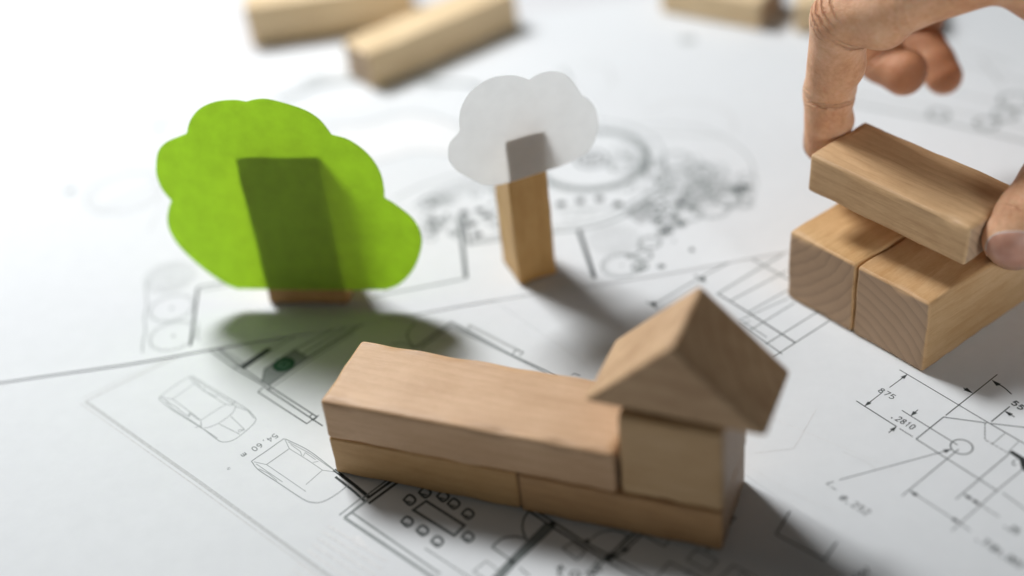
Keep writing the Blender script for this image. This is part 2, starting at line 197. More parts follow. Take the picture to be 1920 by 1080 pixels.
["line",0.315,0.0697,[[-3.314,47.804],[-3.181,47.942],[-3.052,48.083],[-2.923,48.225],[-2.789,48.364],[-2.646,48.497],[-2.491,48.622],[-2.321,48.741],[-2.14,48.859],[-1.95,48.97],[-1.755,49.071],[-1.558,49.158],[-1.362,49.227],[-1.167,49.272],[-0.97,49.296],[-0.772,49.305],[-0.573,49.306],[-0.374,49.308],[-0.175,49.317]],0,"printed_lines"],
["line",0.36,0.0695,[[-3.117,47.601],[-2.992,47.732],[-2.87,47.867],[-2.747,48.003],[-2.62,48.136],[-2.486,48.263],[-2.34,48.382],[-2.18,48.496],[-2.01,48.608],[-1.832,48.713],[-1.649,48.81],[-1.464,48.892],[-1.283,48.956],[-1.102,48.996],[-0.921,49.016],[-0.739,49.021],[-0.557,49.018],[-0.374,49.016],[-0.192,49.021]],0,"printed_lines"],
["disc",0.072,0.023,[[2.392,47.147]],[0.1974,0,0],"printed_lines"],
["disc",0.072,0.0231,[[3.195,47.223]],[0.1976,0,0],"printed_lines"],
["disc",0.072,0.0231,[[3.989,47.22]],[0.1976,0,0],"printed_lines"],
["disc",0.072,0.0229,[[4.669,46.672]],[0.196,0,0],"printed_lines"],
["disc",0.072,0.0231,[[-1.619,47.291]],[0.1978,0,0],"printed_lines"],
["disc",0.072,0.0228,[[-1.324,46.434]],[0.1954,0,0],"printed_lines"],
["disc",0.072,0.0231,[[-0.952,47.355]],[0.198,0,0],"printed_lines"],
["disc",0.072,0.0229,[[-0.645,46.89]],[0.1966,0,0],"printed_lines"],
["disc",0.072,0.0225,[[-1.144,45.619]],[0.193,0,0],"printed_lines"],
["circle",0.405,0.0453,[[2.673,46.009]],[0.2589,0.1,8],"printed_planting"],
["circle",0.405,0.0455,[[3.353,46.264]],[0.2598,0.1,8],"printed_planting"],
["circle",0.405,0.0469,[[-2.137,48.423]],[0.268,0.1,8],"printed_planting"],
["circle",0.405,0.0455,[[-0.353,46.235]],[0.2597,0.1,8],"printed_planting"],
["circle",0.45,0.0353,[[4.221,44.196]],[0.9451,0.05,11],"printed_planting"],
["circle",0.45,0.0353,[[4.221,44.196]],[0.7981,0.05,11],"printed_planting"],
["circle",0.45,0.0353,[[4.221,44.196]],[0.6511,0.05,11],"printed_planting"],
["circle",0.45,0.0353,[[4.221,44.196]],[0.5041,0.05,11],"printed_planting"],
["circle",0.45,0.0353,[[4.221,44.196]],[0.357,0.05,11],"printed_planting"],
["circle",0.45,0.0353,[[4.221,44.196]],[0.21,0.05,11],"printed_planting"],
["circle",0.27,0.0644,[[4.279,42.398]],[0.7357,0.08,12],"printed_planting"],
["circle",0.405,0.0429,[[4.279,42.398]],[0.6033,0.08,12],"printed_planting"],
["disc",0.36,0.0214,[[4.279,42.398]],[0.0613,0,0],"printed_planting"],
["circle",0.27,0.0656,[[5.564,43.703]],[0.3961,0.08,12],"printed_planting"],
["circle",0.405,0.0438,[[5.564,43.703]],[0.3248,0.08,12],"printed_planting"],
["disc",0.36,0.0218,[[5.564,43.703]],[0.0625,0,0],"printed_planting"],
["circle",0.27,0.0649,[[5.195,42.898]],[0.3089,0.08,12],"printed_planting"],
["circle",0.405,0.0433,[[5.195,42.898]],[0.2533,0.08,12],"printed_planting"],
["disc",0.36,0.0216,[[5.195,42.898]],[0.0618,0,0],"printed_planting"],
["circle",0.27,0.0714,[[7.526,49.521]],[0.6349,0.08,12],"printed_planting"],
["circle",0.405,0.0477,[[7.526,49.521]],[0.5206,0.08,12],"printed_planting"],
["disc",0.36,0.0238,[[7.526,49.521]],[0.068,0,0],"printed_planting"],
["circle",0.27,0.0702,[[8.458,48.362]],[0.5355,0.08,12],"printed_planting"],
["circle",0.405,0.0468,[[8.458,48.362]],[0.4391,0.08,12],"printed_planting"],
["disc",0.36,0.0234,[[8.458,48.362]],[0.0669,0,0],"printed_planting"],
["circle",0.27,0.0701,[[6.888,48.231]],[0.4454,0.08,12],"printed_planting"],
["circle",0.405,0.0467,[[6.888,48.231]],[0.3652,0.08,12],"printed_planting"],
["disc",0.36,0.0234,[[6.888,48.231]],[0.0668,0,0],"printed_planting"],
["circle",0.27,0.0676,[[8.319,45.671]],[0.7298,0.08,12],"printed_planting"],
["circle",0.405,0.045,[[8.319,45.671]],[0.5985,0.08,12],"printed_planting"],
["disc",0.36,0.0226,[[8.319,45.671]],[0.0644,0,0],"printed_planting"],
["circle",0.27,0.0674,[[7.351,45.438]],[0.5562,0.08,12],"printed_planting"],
["circle",0.405,0.0449,[[7.351,45.438]],[0.4561,0.08,12],"printed_planting"],
["disc",0.36,0.0225,[[7.351,45.438]],[0.0642,0,0],"printed_planting"],
["circle",0.27,0.068,[[6.157,46.081]],[0.4751,0.08,12],"printed_planting"],
["circle",0.405,0.0454,[[6.157,46.081]],[0.3896,0.08,12],"printed_planting"],
["disc",0.36,0.0227,[[6.157,46.081]],[0.0648,0,0],"printed_planting"],
["circle",0.27,0.068,[[9.088,46.07]],[0.5182,0.08,12],"printed_planting"],
["circle",0.405,0.0454,[[9.088,46.07]],[0.4249,0.08,12],"printed_planting"],
["disc",0.36,0.0227,[[9.088,46.07]],[0.0648,0,0],"printed_planting"],
["circle",0.27,0.0677,[[6.652,45.78]],[0.387,0.08,12],"printed_planting"],
["circle",0.405,0.0451,[[6.652,45.78]],[0.3173,0.08,12],"printed_planting"],
["disc",0.36,0.0226,[[6.652,45.78]],[0.0645,0,0],"printed_planting"],
["circle",0.27,0.0689,[[8.041,46.899]],[0.437,0.08,12],"printed_planting"],
["circle",0.405,0.0459,[[8.041,46.899]],[0.3584,0.08,12],"printed_planting"],
["disc",0.36,0.023,[[8.041,46.899]],[0.0656,0,0],"printed_planting"],
["circle",0.27,0.0642,[[4.949,42.196]],[0.2852,0.08,12],"printed_planting"],
["circle",0.405,0.0427,[[4.949,42.196]],[0.2339,0.08,12],"printed_planting"],
["disc",0.36,0.0214,[[4.949,42.196]],[0.0611,0,0],"printed_planting"],
["disc",0.144,0.0227,[[7.181,46.228]],[0.1744,0.3,9],"printed_planting"],
["circle",0.18,0.0455,[[7.181,46.228]],[0.2813,0.2,8],"printed_planting"],
["disc",0.144,0.0226,[[7.569,45.827]],[0.1467,0.3,9],"printed_planting"],
["circle",0.18,0.0451,[[7.569,45.827]],[0.2367,0.2,8],"printed_planting"],
["disc",0.144,0.0224,[[6.101,45.149]],[0.1585,0.3,9],"printed_planting"],
["circle",0.18,0.0447,[[6.101,45.149]],[0.2556,0.2,8],"printed_planting"],
["disc",0.144,0.0221,[[6.207,44.323]],[0.1696,0.3,9],"printed_planting"],
["circle",0.18,0.0442,[[6.207,44.323]],[0.2735,0.2,8],"printed_planting"],
["disc",0.144,0.0223,[[6.934,44.747]],[0.1444,0.3,9],"printed_planting"],
["circle",0.18,0.0445,[[6.934,44.747]],[0.2329,0.2,8],"printed_planting"],
["disc",0.144,0.0229,[[9.675,46.718]],[0.2027,0.3,9],"printed_planting"],
["circle",0.18,0.0458,[[9.675,46.718]],[0.3269,0.2,8],"printed_planting"],
["disc",0.144,0.0224,[[6.718,45.256]],[0.1058,0.3,9],"printed_planting"],
["circle",0.18,0.0448,[[6.718,45.256]],[0.1707,0.2,8],"printed_planting"],
["disc",0.144,0.0229,[[10.002,46.813]],[0.1083,0.3,9],"printed_planting"],
["circle",0.18,0.0458,[[10.002,46.813]],[0.1746,0.2,8],"printed_planting"],
["disc",0.144,0.0213,[[4.925,42.024]],[0.0882,0.3,9],"printed_planting"],
["circle",0.18,0.0426,[[4.925,42.024]],[0.1422,0.2,8],"printed_planting"],
["disc",0.144,0.0213,[[5.745,42.04]],[0.0756,0.3,9],"printed_planting"],
["circle",0.18,0.0426,[[5.745,42.04]],[0.1219,0.2,8],"printed_planting"],
["disc",0.144,0.0216,[[4.645,42.971]],[0.0767,0.3,9],"printed_planting"],
["circle",0.18,0.0433,[[4.645,42.971]],[0.1237,0.2,8],"printed_planting"],
["disc",0.144,0.0229,[[7.443,46.617]],[0.1079,0.3,9],"printed_planting"],
["circle",0.18,0.0457,[[7.443,46.617]],[0.1741,0.2,8],"printed_planting"],
["disc",0.144,0.0222,[[6.471,44.65]],[0.1049,0.3,9],"printed_planting"],
["circle",0.18,0.0444,[[6.471,44.65]],[0.1692,0.2,8],"printed_planting"],
["line",0.108,0.0566,[[4.889,46.026],[5.371,45.144]],0,"printed_lines"],
["line",0.108,0.0568,[[5.085,46.184],[5.565,45.298]],0,"printed_lines"],
["line",0.108,0.0569,[[5.281,46.343],[5.76,45.453]],0,"printed_lines"],
["line",0.108,0.057,[[5.478,46.503],[5.955,45.608]],0,"printed_lines"],
["line",0.108,0.0571,[[5.676,46.663],[6.152,45.765]],0,"printed_lines"],
["line",0.108,0.0573,[[5.875,46.824],[6.35,45.922]],0,"printed_lines"],
["line",0.108,0.0566,[[4.879,45.949],[5.912,46.776]],0,"printed_lines"],
["line",0.108,0.0564,[[5.001,45.727],[6.032,46.548]],0,"printed_lines"],
["line",0.108,0.0562,[[5.121,45.506],[6.15,46.322]],0,"printed_lines"],
["line",0.108,0.0561,[[5.241,45.286],[6.268,46.098]],0,"printed_lines"],
["line",0.108,0.0559,[[5.36,45.068],[6.386,45.875]],0,"printed_lines"],
["circle",0.45,0.0402,[[-13.522,45.066]],[0.9787,0.06,13],"printed_planting"],
["circle",0.45,0.0402,[[-13.522,45.066]],[0.8297,0.06,13],"printed_planting"],
["circle",0.45,0.0402,[[-13.522,45.066]],[0.6808,0.06,13],"printed_planting"],
["circle",0.45,0.0402,[[-13.522,45.066]],[0.5319,0.06,13],"printed_planting"],
["circle",0.45,0.0402,[[-13.522,45.066]],[0.383,0.06,13],"printed_planting"],
["circle",0.45,0.0402,[[-13.522,45.066]],[0.2128,0.06,13],"printed_planting"],
["circle",0.45,0.0402,[[-13.522,45.066]],[0.1064,0.06,13],"printed_planting"],
["circle",0.405,0.0433,[[-13.15,42.943]],[0.8243,0.07,14],"printed_planting"],
["circle",0.495,0.0324,[[-13.15,42.943]],[0.7584,0.07,14],"printed_planting"],
["disc",0.405,0.0216,[[-13.15,42.943]],[0.0824,0,0],"printed_planting"],
["circle",0.405,0.0421,[[-12.848,41.151]],[0.8619,0.07,14],"printed_planting"],
["circle",0.495,0.0316,[[-12.848,41.151]],[0.793,0.07,14],"printed_planting"],
["disc",0.405,0.021,[[-12.848,41.151]],[0.0802,0,0],"printed_planting"],
["line",0.405,0.0672,[[-14.359,45.227],[-14.36,45.075],[-14.363,44.925],[-14.367,44.774],[-14.368,44.624],[-14.364,44.474],[-14.353,44.323],[-14.331,44.171],[-14.3,44.018],[-14.264,43.864],[-14.228,43.711],[-14.197,43.56],[-14.174,43.411],[-14.163,43.264],[-14.16,43.12],[-14.161,42.978],[-14.162,42.835],[-14.16,42.693],[-14.149,42.55],[-14.126,42.404],[-14.096,42.254],[-14.061,42.104],[-14.027,41.957],[-13.997,41.816],[-13.977,41.685],[-13.969,41.565],[-13.969,41.455],[-13.974,41.351],[-13.98,41.248],[-13.983,41.144],[-13.98,41.034],[-13.971,40.918],[-13.957,40.799],[-13.941,40.678],[-13.924,40.557],[-13.907,40.436],[-13.891,40.316]],0,"printed_lines"],
["line",0.45,0.0426,[[-12.062,41.995],[-12.037,41.907],[-12.009,41.819],[-11.982,41.731],[-11.957,41.643],[-11.935,41.557],[-11.918,41.471],[-11.909,41.386],[-11.906,41.299],[-11.907,41.213],[-11.908,41.13],[-11.906,41.051],[-11.9,40.978],[-11.888,40.913],[-11.873,40.854],[-11.855,40.799],[-11.836,40.746],[-11.817,40.693],[-11.799,40.638]],0,"printed_lines"],
["circle",0.54,0.1233,[[-16.436,52.076]],[1.6905,0,0],"printed_lines"],
["circle",0.585,0.0739,[[-16.436,52.076]],[1.4088,0,0],"printed_lines"],
["line",0.54,0.0966,[[-17.464,50.565],[-14.982,52.657]],0,"printed_lines"],
["line",0.585,0.0943,[[-14.887,48.797],[-14.548,51.241]],0,"printed_lines"],
["disc",0.315,0.0249,[[-18.992,52.705]],[0.2131,0,0],"printed_lines"],
["disc",0.27,0.0266,[[-15.75,57.718]],[0.2273,0,0],"printed_lines"],
["disc",0.36,0.0268,[[-15.25,58.533]],[0.2041,0,0],"printed_lines"],
["line",0.27,0.3231,[[-10.197,58.943],[-10.032,59.038],[-9.866,59.134],[-9.7,59.229],[-9.534,59.325],[-9.367,59.421],[-9.199,59.517],[-9.038,59.62],[-8.884,59.729],[-8.73,59.839],[-8.567,59.943],[-8.389,60.032],[-8.187,60.099],[-7.958,60.145],[-7.706,60.173],[-7.439,60.187],[-7.163,60.188],[-6.888,60.181],[-6.62,60.167],[-6.357,60.141],[-6.094,60.102],[-5.832,60.053],[-5.57,60.0],[-5.308,59.947],[-5.046,59.898]],0,"printed_lines"],
["line",0.225,0.244,[[-3.484,59.521],[-3.269,59.422],[-3.054,59.321],[-2.84,59.221],[-2.626,59.122],[-2.413,59.027],[-2.2,58.937],[-1.98,58.856],[-1.751,58.784],[-1.522,58.715],[-1.303,58.644],[-1.103,58.563],[-0.93,58.468],[-0.791,58.354],[-0.68,58.227],[-0.587,58.091],[-0.503,57.951],[-0.42,57.812],[-0.328,57.677]],0,"printed_lines"],
["line",0.45,0.1653,[[-7.693,60.819],[-7.342,60.834],[-6.991,60.858],[-6.639,60.881],[-6.288,60.897],[-5.935,60.896],[-5.583,60.872],[-5.23,60.819],[-4.878,60.742],[-4.526,60.65],[-4.175,60.55],[-3.825,60.45],[-3.475,60.358]],0,"printed_lines"],
["line",0.495,0.1818,[[-7.749,56.044],[-7.454,55.994],[-7.155,55.933],[-6.857,55.872],[-6.563,55.822],[-6.277,55.793],[-6.002,55.795],[-5.738,55.845],[-5.481,55.936],[-5.23,56.049],[-4.986,56.163],[-4.747,56.258],[-4.515,56.312],[-4.296,56.335],[-4.09,56.344],[-3.891,56.334],[-3.692,56.298],[-3.487,56.23],[-3.269,56.126],[-3.034,55.978],[-2.787,55.789],[-2.535,55.57],[-2.285,55.332],[-2.043,55.085],[-1.817,54.838],[-1.607,54.586],[-1.41,54.319],[-1.221,54.044],[-1.037,53.765],[-0.855,53.489],[-0.67,53.219]],0,"printed_lines"],
["line",0.54,0.1469,[[-7.788,51.561],[-7.308,51.689],[-6.806,51.822],[-6.303,51.956],[-5.818,52.085],[-5.37,52.204],[-4.979,52.307],[-4.663,52.403],[-4.409,52.497],[-4.194,52.581],[-3.995,52.646],[-3.789,52.684],[-3.554,52.686],[-3.29,52.643],[-3.018,52.559],[-2.74,52.448],[-2.46,52.324],[-2.181,52.2],[-1.906,52.091]],0,"printed_lines"],
["fill",0.78,0,[[-7.363,55.706],[-7.053,55.671],[-6.746,55.627],[-6.438,55.583],[-6.13,55.547],[-5.818,55.527],[-5.502,55.531],[-5.18,55.587],[-4.853,55.694],[-4.522,55.817],[-4.188,55.921],[-3.853,55.971],[-3.521,55.93],[-3.165,55.792],[-2.782,55.584],[-2.402,55.323],[-2.056,55.027],[-1.775,54.711],[-1.588,54.392],[-1.498,54.026],[-1.482,53.593],[-1.527,53.145],[-1.62,52.729],[-1.749,52.393],[-1.903,52.182],[-2.101,52.128],[-2.358,52.197],[-2.653,52.342],[-2.966,52.513],[-3.273,52.66],[-3.553,52.733],[-3.814,52.724],[-4.074,52.672],[-4.328,52.596],[-4.568,52.513],[-4.787,52.442],[-4.98,52.399],[-5.14,52.387],[-5.27,52.391],[-5.381,52.407],[-5.482,52.428],[-5.582,52.448],[-5.693,52.464]],0,"printed_lines"],
["line",0.45,0.2152,[[3.601,58.91],[3.63,58.718],[3.664,58.525],[3.697,58.333],[3.726,58.144],[3.743,57.958],[3.745,57.776],[3.729,57.6],[3.697,57.428],[3.654,57.26],[3.607,57.093],[3.56,56.927],[3.518,56.761]],0,"printed_lines"],
["disc",0.315,0.0263,[[3.725,56.817]],[0.2247,0,0],"printed_lines"],
["disc",0.45,0.0274,[[9.931,60.484]],[0.3657,0.2,5],"printed_lines"],
["line",0.612,0.1007,[[6.835,53.687],[7.056,53.859],[7.274,54.053],[7.494,54.248],[7.718,54.422],[7.95,54.554],[8.193,54.62],[8.457,54.612],[8.741,54.547],[9.032,54.439],[9.312,54.301],[9.569,54.148],[9.787,53.994],[9.97,53.836],[10.129,53.664],[10.264,53.478],[10.376,53.277],[10.464,53.062],[10.528,52.833],[10.56,52.584],[10.558,52.315],[10.533,52.033],[10.497,51.746],[10.462,51.461],[10.437,51.186]],0,"printed_lines"],
["line",0.54,0.1232,[[6.71,52.029],[8.392,51.508],[9.938,51.02]],0,"printed_lines"],
["line",0.585,0.108,[[4.54,59.24],[5.762,58.659],[5.776,56.751]],0,"printed_lines"],
["line",0.45,0.2249,[[15.128,53.089],[18.664,50.62],[22.507,47.352]],0,"printed_lines"],
["line",0.54,0.1518,[[15.372,54.039],[18.971,51.599],[22.976,48.575]],0,"printed_lines"],
["line",0.54,0.1293,[[16.786,55.683],[19.923,53.105],[23.461,49.842]],0,"printed_lines"],
["circle",0.27,0.1462,[[22.702,51.209]],[0.6034,0.2,7],"printed_lines"],
["circle",0.27,0.1443,[[21.875,50.209]],[0.4121,0.2,7],"printed_lines"],
["circle",0.27,0.1454,[[19.194,50.829]],[0.3694,0.2,7],"printed_lines"],
["circle",0.27,0.1431,[[20.873,49.647]],[0.4089,0.2,7],"printed_lines"],
["line",0.54,0.1343,[[20.184,58.743],[23.784,54.498]],0,"printed_lines"],
["line",0.54,0.1286,[[22.606,55.324],[22.653,52.704]],0,"printed_lines"],
["line",0.54,0.1292,[[21.237,55.664],[24.311,52.056]],0,"printed_lines"],
["circle",0.36,0.0482,[[4.019,50.379]],[2.2946,0,0],"printed_fountain"],
["circle",0.36,0.0482,[[4.019,50.379]],[2.3634,0,0],"printed_fountain"],
["circle",0.36,0.0482,[[4.019,50.379]],[2.5241,0,0],"printed_fountain"],
["line",0.315,0.0482,[[6.245,50.379],[6.428,50.379]],0,"printed_fountain"],
["line",0.315,0.0482,[[6.217,50.727],[6.399,50.756]],0,"printed_fountain"],
["line",0.315,0.0482,[[6.136,51.067],[6.31,51.124]],0,"printed_fountain"],
["line",0.315,0.0482,[[6.002,51.39],[6.166,51.473]],0,"printed_fountain"],
["line",0.315,0.0482,[[5.82,51.687],[5.968,51.795]],0,"printed_fountain"],
["line",0.315,0.0482,[[5.593,51.953],[5.723,52.083]],0,"printed_fountain"],
["line",0.315,0.0482,[[5.327,52.18],[5.435,52.328]],0,"printed_fountain"],
["line",0.315,0.0482,[[5.03,52.362],[5.113,52.526]],0,"printed_fountain"],
["line",0.315,0.0482,[[4.707,52.496],[4.764,52.67]],0,"printed_fountain"],
["line",0.315,0.0482,[[4.367,52.577],[4.396,52.759]],0,"printed_fountain"],
["line",0.315,0.0482,[[4.019,52.605],[4.019,52.788]],0,"printed_fountain"],
["line",0.315,0.0482,[[3.671,52.577],[3.642,52.759]],0,"printed_fountain"],
["line",0.315,0.0482,[[3.331,52.496],[3.275,52.67]],0,"printed_fountain"],
["line",0.315,0.0482,[[3.009,52.362],[2.925,52.526]],0,"printed_fountain"],
["line",0.315,0.0482,[[2.711,52.18],[2.603,52.328]],0,"printed_fountain"],
["line",0.315,0.0482,[[2.445,51.953],[2.315,52.083]],0,"printed_fountain"],
["line",0.315,0.0482,[[2.218,51.687],[2.07,51.795]],0,"printed_fountain"],
["line",0.315,0.0482,[[2.036,51.39],[1.872,51.473]],0,"printed_fountain"],
["line",0.315,0.0482,[[1.902,51.067],[1.728,51.124]],0,"printed_fountain"],
["line",0.315,0.0482,[[1.821,50.727],[1.639,50.756]],0,"printed_fountain"],
["line",0.315,0.0482,[[1.793,50.379],[1.61,50.379]],0,"printed_fountain"],
["line",0.315,0.0482,[[1.821,50.031],[1.639,50.002]],0,"printed_fountain"],
["line",0.315,0.0482,[[1.902,49.691],[1.728,49.635]],0,"printed_fountain"],
["line",0.315,0.0482,[[2.036,49.369],[1.872,49.285]],0,"printed_fountain"],
["line",0.315,0.0482,[[2.218,49.071],[2.07,48.963]],0,"printed_fountain"],
["line",0.315,0.0482,[[2.445,48.805],[2.315,48.675]],0,"printed_fountain"],
["line",0.315,0.0482,[[2.711,48.578],[2.603,48.43]],0,"printed_fountain"],
["line",0.315,0.0482,[[3.009,48.396],[2.925,48.232]],0,"printed_fountain"],
["line",0.315,0.0482,[[3.331,48.262],[3.275,48.088]],0,"printed_fountain"],
["line",0.315,0.0482,[[3.671,48.181],[3.642,47.999]],0,"printed_fountain"],
["line",0.315,0.0482,[[4.019,48.153],[4.019,47.97]],0,"printed_fountain"],
["line",0.315,0.0482,[[4.367,48.181],[4.396,47.999]],0,"printed_fountain"],
["line",0.315,0.0482,[[4.707,48.262],[4.764,48.088]],0,"printed_fountain"],
["line",0.315,0.0482,[[5.03,48.396],[5.113,48.232]],0,"printed_fountain"],
["line",0.315,0.0482,[[5.327,48.578],[5.435,48.43]],0,"printed_fountain"],
["line",0.315,0.0482,[[5.593,48.805],[5.723,48.675]],0,"printed_fountain"],
["line",0.315,0.0482,[[5.82,49.071],[5.968,48.963]],0,"printed_fountain"],
["line",0.315,0.0482,[[6.002,49.369],[6.166,49.285]],0,"printed_fountain"],
["line",0.315,0.0482,[[6.136,49.691],[6.31,49.635]],0,"printed_fountain"],
["line",0.315,0.0482,[[6.217,50.031],[6.399,50.002]],0,"printed_fountain"],
["circle",0.36,0.049,[[8.038,46.563]],[0.4692,0.1,11],"printed_planting"],
["circle",0.18,0.0449,[[5.261,49.63]],[0.5522,0.1,7],"printed_planting"],
["circle",0.27,0.0412,[[6.769,47.045]],[0.4107,0.1,7],"printed_planting"],
["circle",0.18,0.049,[[8.745,47.238]],[0.4835,0.1,8],"printed_planting"],
["circle",0.36,0.0434,[[9.097,48.216]],[0.2484,0.1,7],"printed_planting"],
["circle",0.18,0.0502,[[10.139,47.67]],[0.2611,0.1,8],"printed_planting"],
["circle",0.36,0.048,[[6.323,47.041]],[0.43,0.1,8],"printed_planting"],
["circle",0.27,0.0354,[[9.553,45.627]],[0.3248,0.1,8],"printed_planting"],
["circle",0.27,0.0361,[[9.799,46.973]],[0.4212,0.1,7],"printed_planting"],
["circle",0.18,0.0361,[[7.93,46.765]],[0.4998,0.1,10],"printed_planting"],
["circle",0.27,0.0451,[[8.713,48.085]],[0.2216,0.1,7],"printed_planting"],
["circle",0.27,0.0301,[[9.801,46.629]],[0.4874,0.1,9],"printed_planting"],
["circle",0.27,0.0309,[[6.805,47.115]],[0.2647,0.1,8],"printed_planting"],
["circle",0.27,0.0386,[[5.823,50.04]],[0.3433,0.1,11],"printed_planting"],
["circle",0.36,0.0465,[[6.38,48.805]],[0.5063,0.1,9],"printed_planting"],
["circle",0.18,0.0347,[[5.086,47.997]],[0.3933,0.1,9],"printed_planting"],
["circle",0.36,0.0411,[[9.667,46.794]],[0.3123,0.1,9],"printed_planting"],
["circle",0.36,0.0332,[[6.485,47.502]],[0.4566,0.1,10],"printed_planting"],
["circle",0.36,0.0431,[[6.137,50.563]],[0.3658,0.1,8],"printed_planting"],
["circle",0.27,0.0395,[[8.828,47.41]],[0.3559,0.1,7],"printed_planting"],
["circle",0.27,0.0361,[[9.761,45.658]],[0.2687,0.1,12],"printed_planting"],
["circle",0.27,0.0329,[[8.102,48.744]],[0.3676,0.1,8],"printed_planting"],
["circle",0.18,0.0407,[[5.433,49.67]],[0.5905,0.1,8],"printed_planting"],
["circle",0.27,0.0437,[[9.864,46.237]],[0.3117,0.1,9],"printed_planting"],
["circle",0.18,0.0331,[[6.609,48.853]],[0.5162,0.1,11],"printed_planting"],
["circle",0.27,0.0469,[[9.68,45.758]],[0.2593,0.1,10],"printed_planting"],
["circle",0.36,0.0377,[[6.328,47.677]],[0.4941,0.1,9],"printed_planting"],
["circle",0.27,0.0372,[[8.422,46.557]],[0.4561,0.1,9],"printed_planting"],
["circle",0.36,0.0448,[[9.325,47.326]],[0.5555,0.1,9],"printed_planting"],
["circle",0.18,0.0397,[[8.257,46.977]],[0.4846,0.1,9],"printed_planting"],
["circle",0.36,0.0435,[[8.429,47.274]],[0.4956,0.1,9],"printed_planting"],
["circle",0.27,0.0382,[[6.554,49.112]],[0.526,0.1,12],"printed_planting"],
["circle",0.27,0.0414,[[7.413,48.397]],[0.4018,0.1,8],"printed_planting"],
["circle",0.27,0.037,[[6.169,49.34]],[0.2339,0.1,12],"printed_planting"],
["circle",0.36,0.0412,[[8.884,48.004]],[0.5532,0.1,9],"printed_planting"],
["circle",0.36,0.0352,[[8.024,46.457]],[0.5631,0.1,8],"printed_planting"],
["circle",0.36,0.0347,[[5.936,49.218]],[0.4946,0.1,8],"printed_planting"],
["circle",0.27,0.0515,[[8.482,48.799]],[0.2653,0.1,8],"printed_planting"],
["circle",0.27,0.0342,[[5.445,47.657]],[0.2122,0.1,10],"printed_planting"],
["circle",0.18,0.0425,[[6.773,47.78]],[0.2886,0.1,9],"printed_planting"],
["circle",0.27,0.0496,[[5.144,49.945]],[0.5412,0.1,12],"printed_planting"],
["circle",0.18,0.0413,[[9.239,46.992]],[0.309,0.1,9],"printed_planting"],
["circle",0.36,0.0365,[[7.892,48.13]],[0.3331,0.1,8],"printed_planting"],
["circle",0.36,0.0411,[[7.026,47.054]],[0.3712,0.1,8],"printed_planting"],
["circle",0.18,0.0501,[[8.01,47.221]],[0.4247,0.1,9],"printed_planting"],
["circle",0.27,0.0317,[[9.017,46.126]],[0.4023,0.1,11],"printed_planting"],
["circle",0.36,0.0383,[[7.872,48.197]],[0.3637,0.1,8],"printed_planting"],
["circle",0.36,0.0382,[[7.563,47.86]],[0.5614,0.1,8],"printed_planting"],
["circle",0.27,0.0408,[[8.183,48.206]],[0.3576,0.1,9],"printed_planting"],
["circle",0.27,0.0328,[[9.815,46.801]],[0.2052,0.1,12],"printed_planting"],
["circle",0.27,0.031,[[8.202,47.515]],[0.2495,0.1,10],"printed_planting"],
["circle",0.27,0.0361,[[5.151,49.461]],[0.3866,0.1,7],"printed_planting"],
["circle",0.18,0.0464,[[6.452,49.483]],[0.3141,0.1,10],"printed_planting"],
["circle",0.36,0.0481,[[8.119,47.464]],[0.5281,0.1,7],"printed_planting"],
["circle",0.27,0.0432,[[5.351,50.86]],[0.3399,0.1,9],"printed_planting"],
["circle",0.27,0.0381,[[8.978,48.478]],[0.4842,0.1,11],"printed_planting"],
["circle",0.36,0.0415,[[6.011,50.838]],[0.5676,0.1,12],"printed_planting"],
["circle",0.27,0.0435,[[8.081,49.209]],[0.4677,0.1,12],"printed_planting"],
["circle",0.27,0.0392,[[8.095,46.109]],[0.445,0.1,12],"printed_planting"],
["circle",0.18,0.0375,[[6.19,49.571]],[0.2055,0.1,10],"printed_planting"],
["disc",0.162,0.0221,[[6.512,44.267]],[0.0718,0.3,7],"printed_planting"],
["disc",0.162,0.0227,[[6.121,46.226]],[0.0884,0.3,7],"printed_planting"],
["disc",0.162,0.0216,[[7.062,42.953]],[0.0745,0.3,7],"printed_planting"],
["disc",0.162,0.0223,[[6.188,44.74]],[0.0454,0.3,7],"printed_planting"],
["disc",0.162,0.0225,[[7.12,45.615]],[0.0484,0.3,7],"printed_planting"],
["disc",0.162,0.0218,[[5.079,43.46]],[0.0623,0.3,7],"printed_planting"],
["disc",0.162,0.0228,[[6.479,46.541]],[0.0699,0.3,7],"printed_planting"],
["disc",0.162,0.0228,[[6.591,46.297]],[0.0513,0.3,7],"printed_planting"],
["disc",0.162,0.0218,[[6.488,43.613]],[0.0486,0.3,7],"printed_planting"],
["disc",0.162,0.0216,[[7.064,42.875]],[0.0848,0.3,7],"printed_planting"],
["circle",0.18,0.0568,[[-1.071,48.647]],[0.1705,0.12,10],"printed_planting"],
["circle",0.36,0.0548,[[-2.182,47.119]],[0.1473,0.12,6],"printed_planting"],
["circle",0.27,0.0679,[[-0.426,48.925]],[0.1651,0.12,9],"printed_planting"],
["circle",0.27,0.0569,[[-2.757,46.598]],[0.3347,0.12,8],"printed_planting"],
["circle",0.27,0.0507,[[1.203,48.862]],[0.2767,0.12,10],"printed_planting"],
["circle",0.36,0.059,[[-1.879,45.618]],[0.1852,0.12,10],"printed_planting"],
["circle",0.27,0.057,[[-2.113,46.034]],[0.1583,0.12,7],"printed_planting"],
["circle",0.27,0.0505,[[0.863,47.565]],[0.2897,0.12,8],"printed_planting"],
["circle",0.18,0.0655,[[-2.784,46.667]],[0.241,0.12,9],"printed_planting"],
["circle",0.27,0.067,[[-2.105,45.864]],[0.1523,0.12,10],"printed_planting"],
["circle",0.18,0.0649,[[-3.045,46.44]],[0.3353,0.12,9],"printed_planting"],
["circle",0.18,0.0489,[[0.071,48.495]],[0.3379,0.12,9],"printed_planting"],
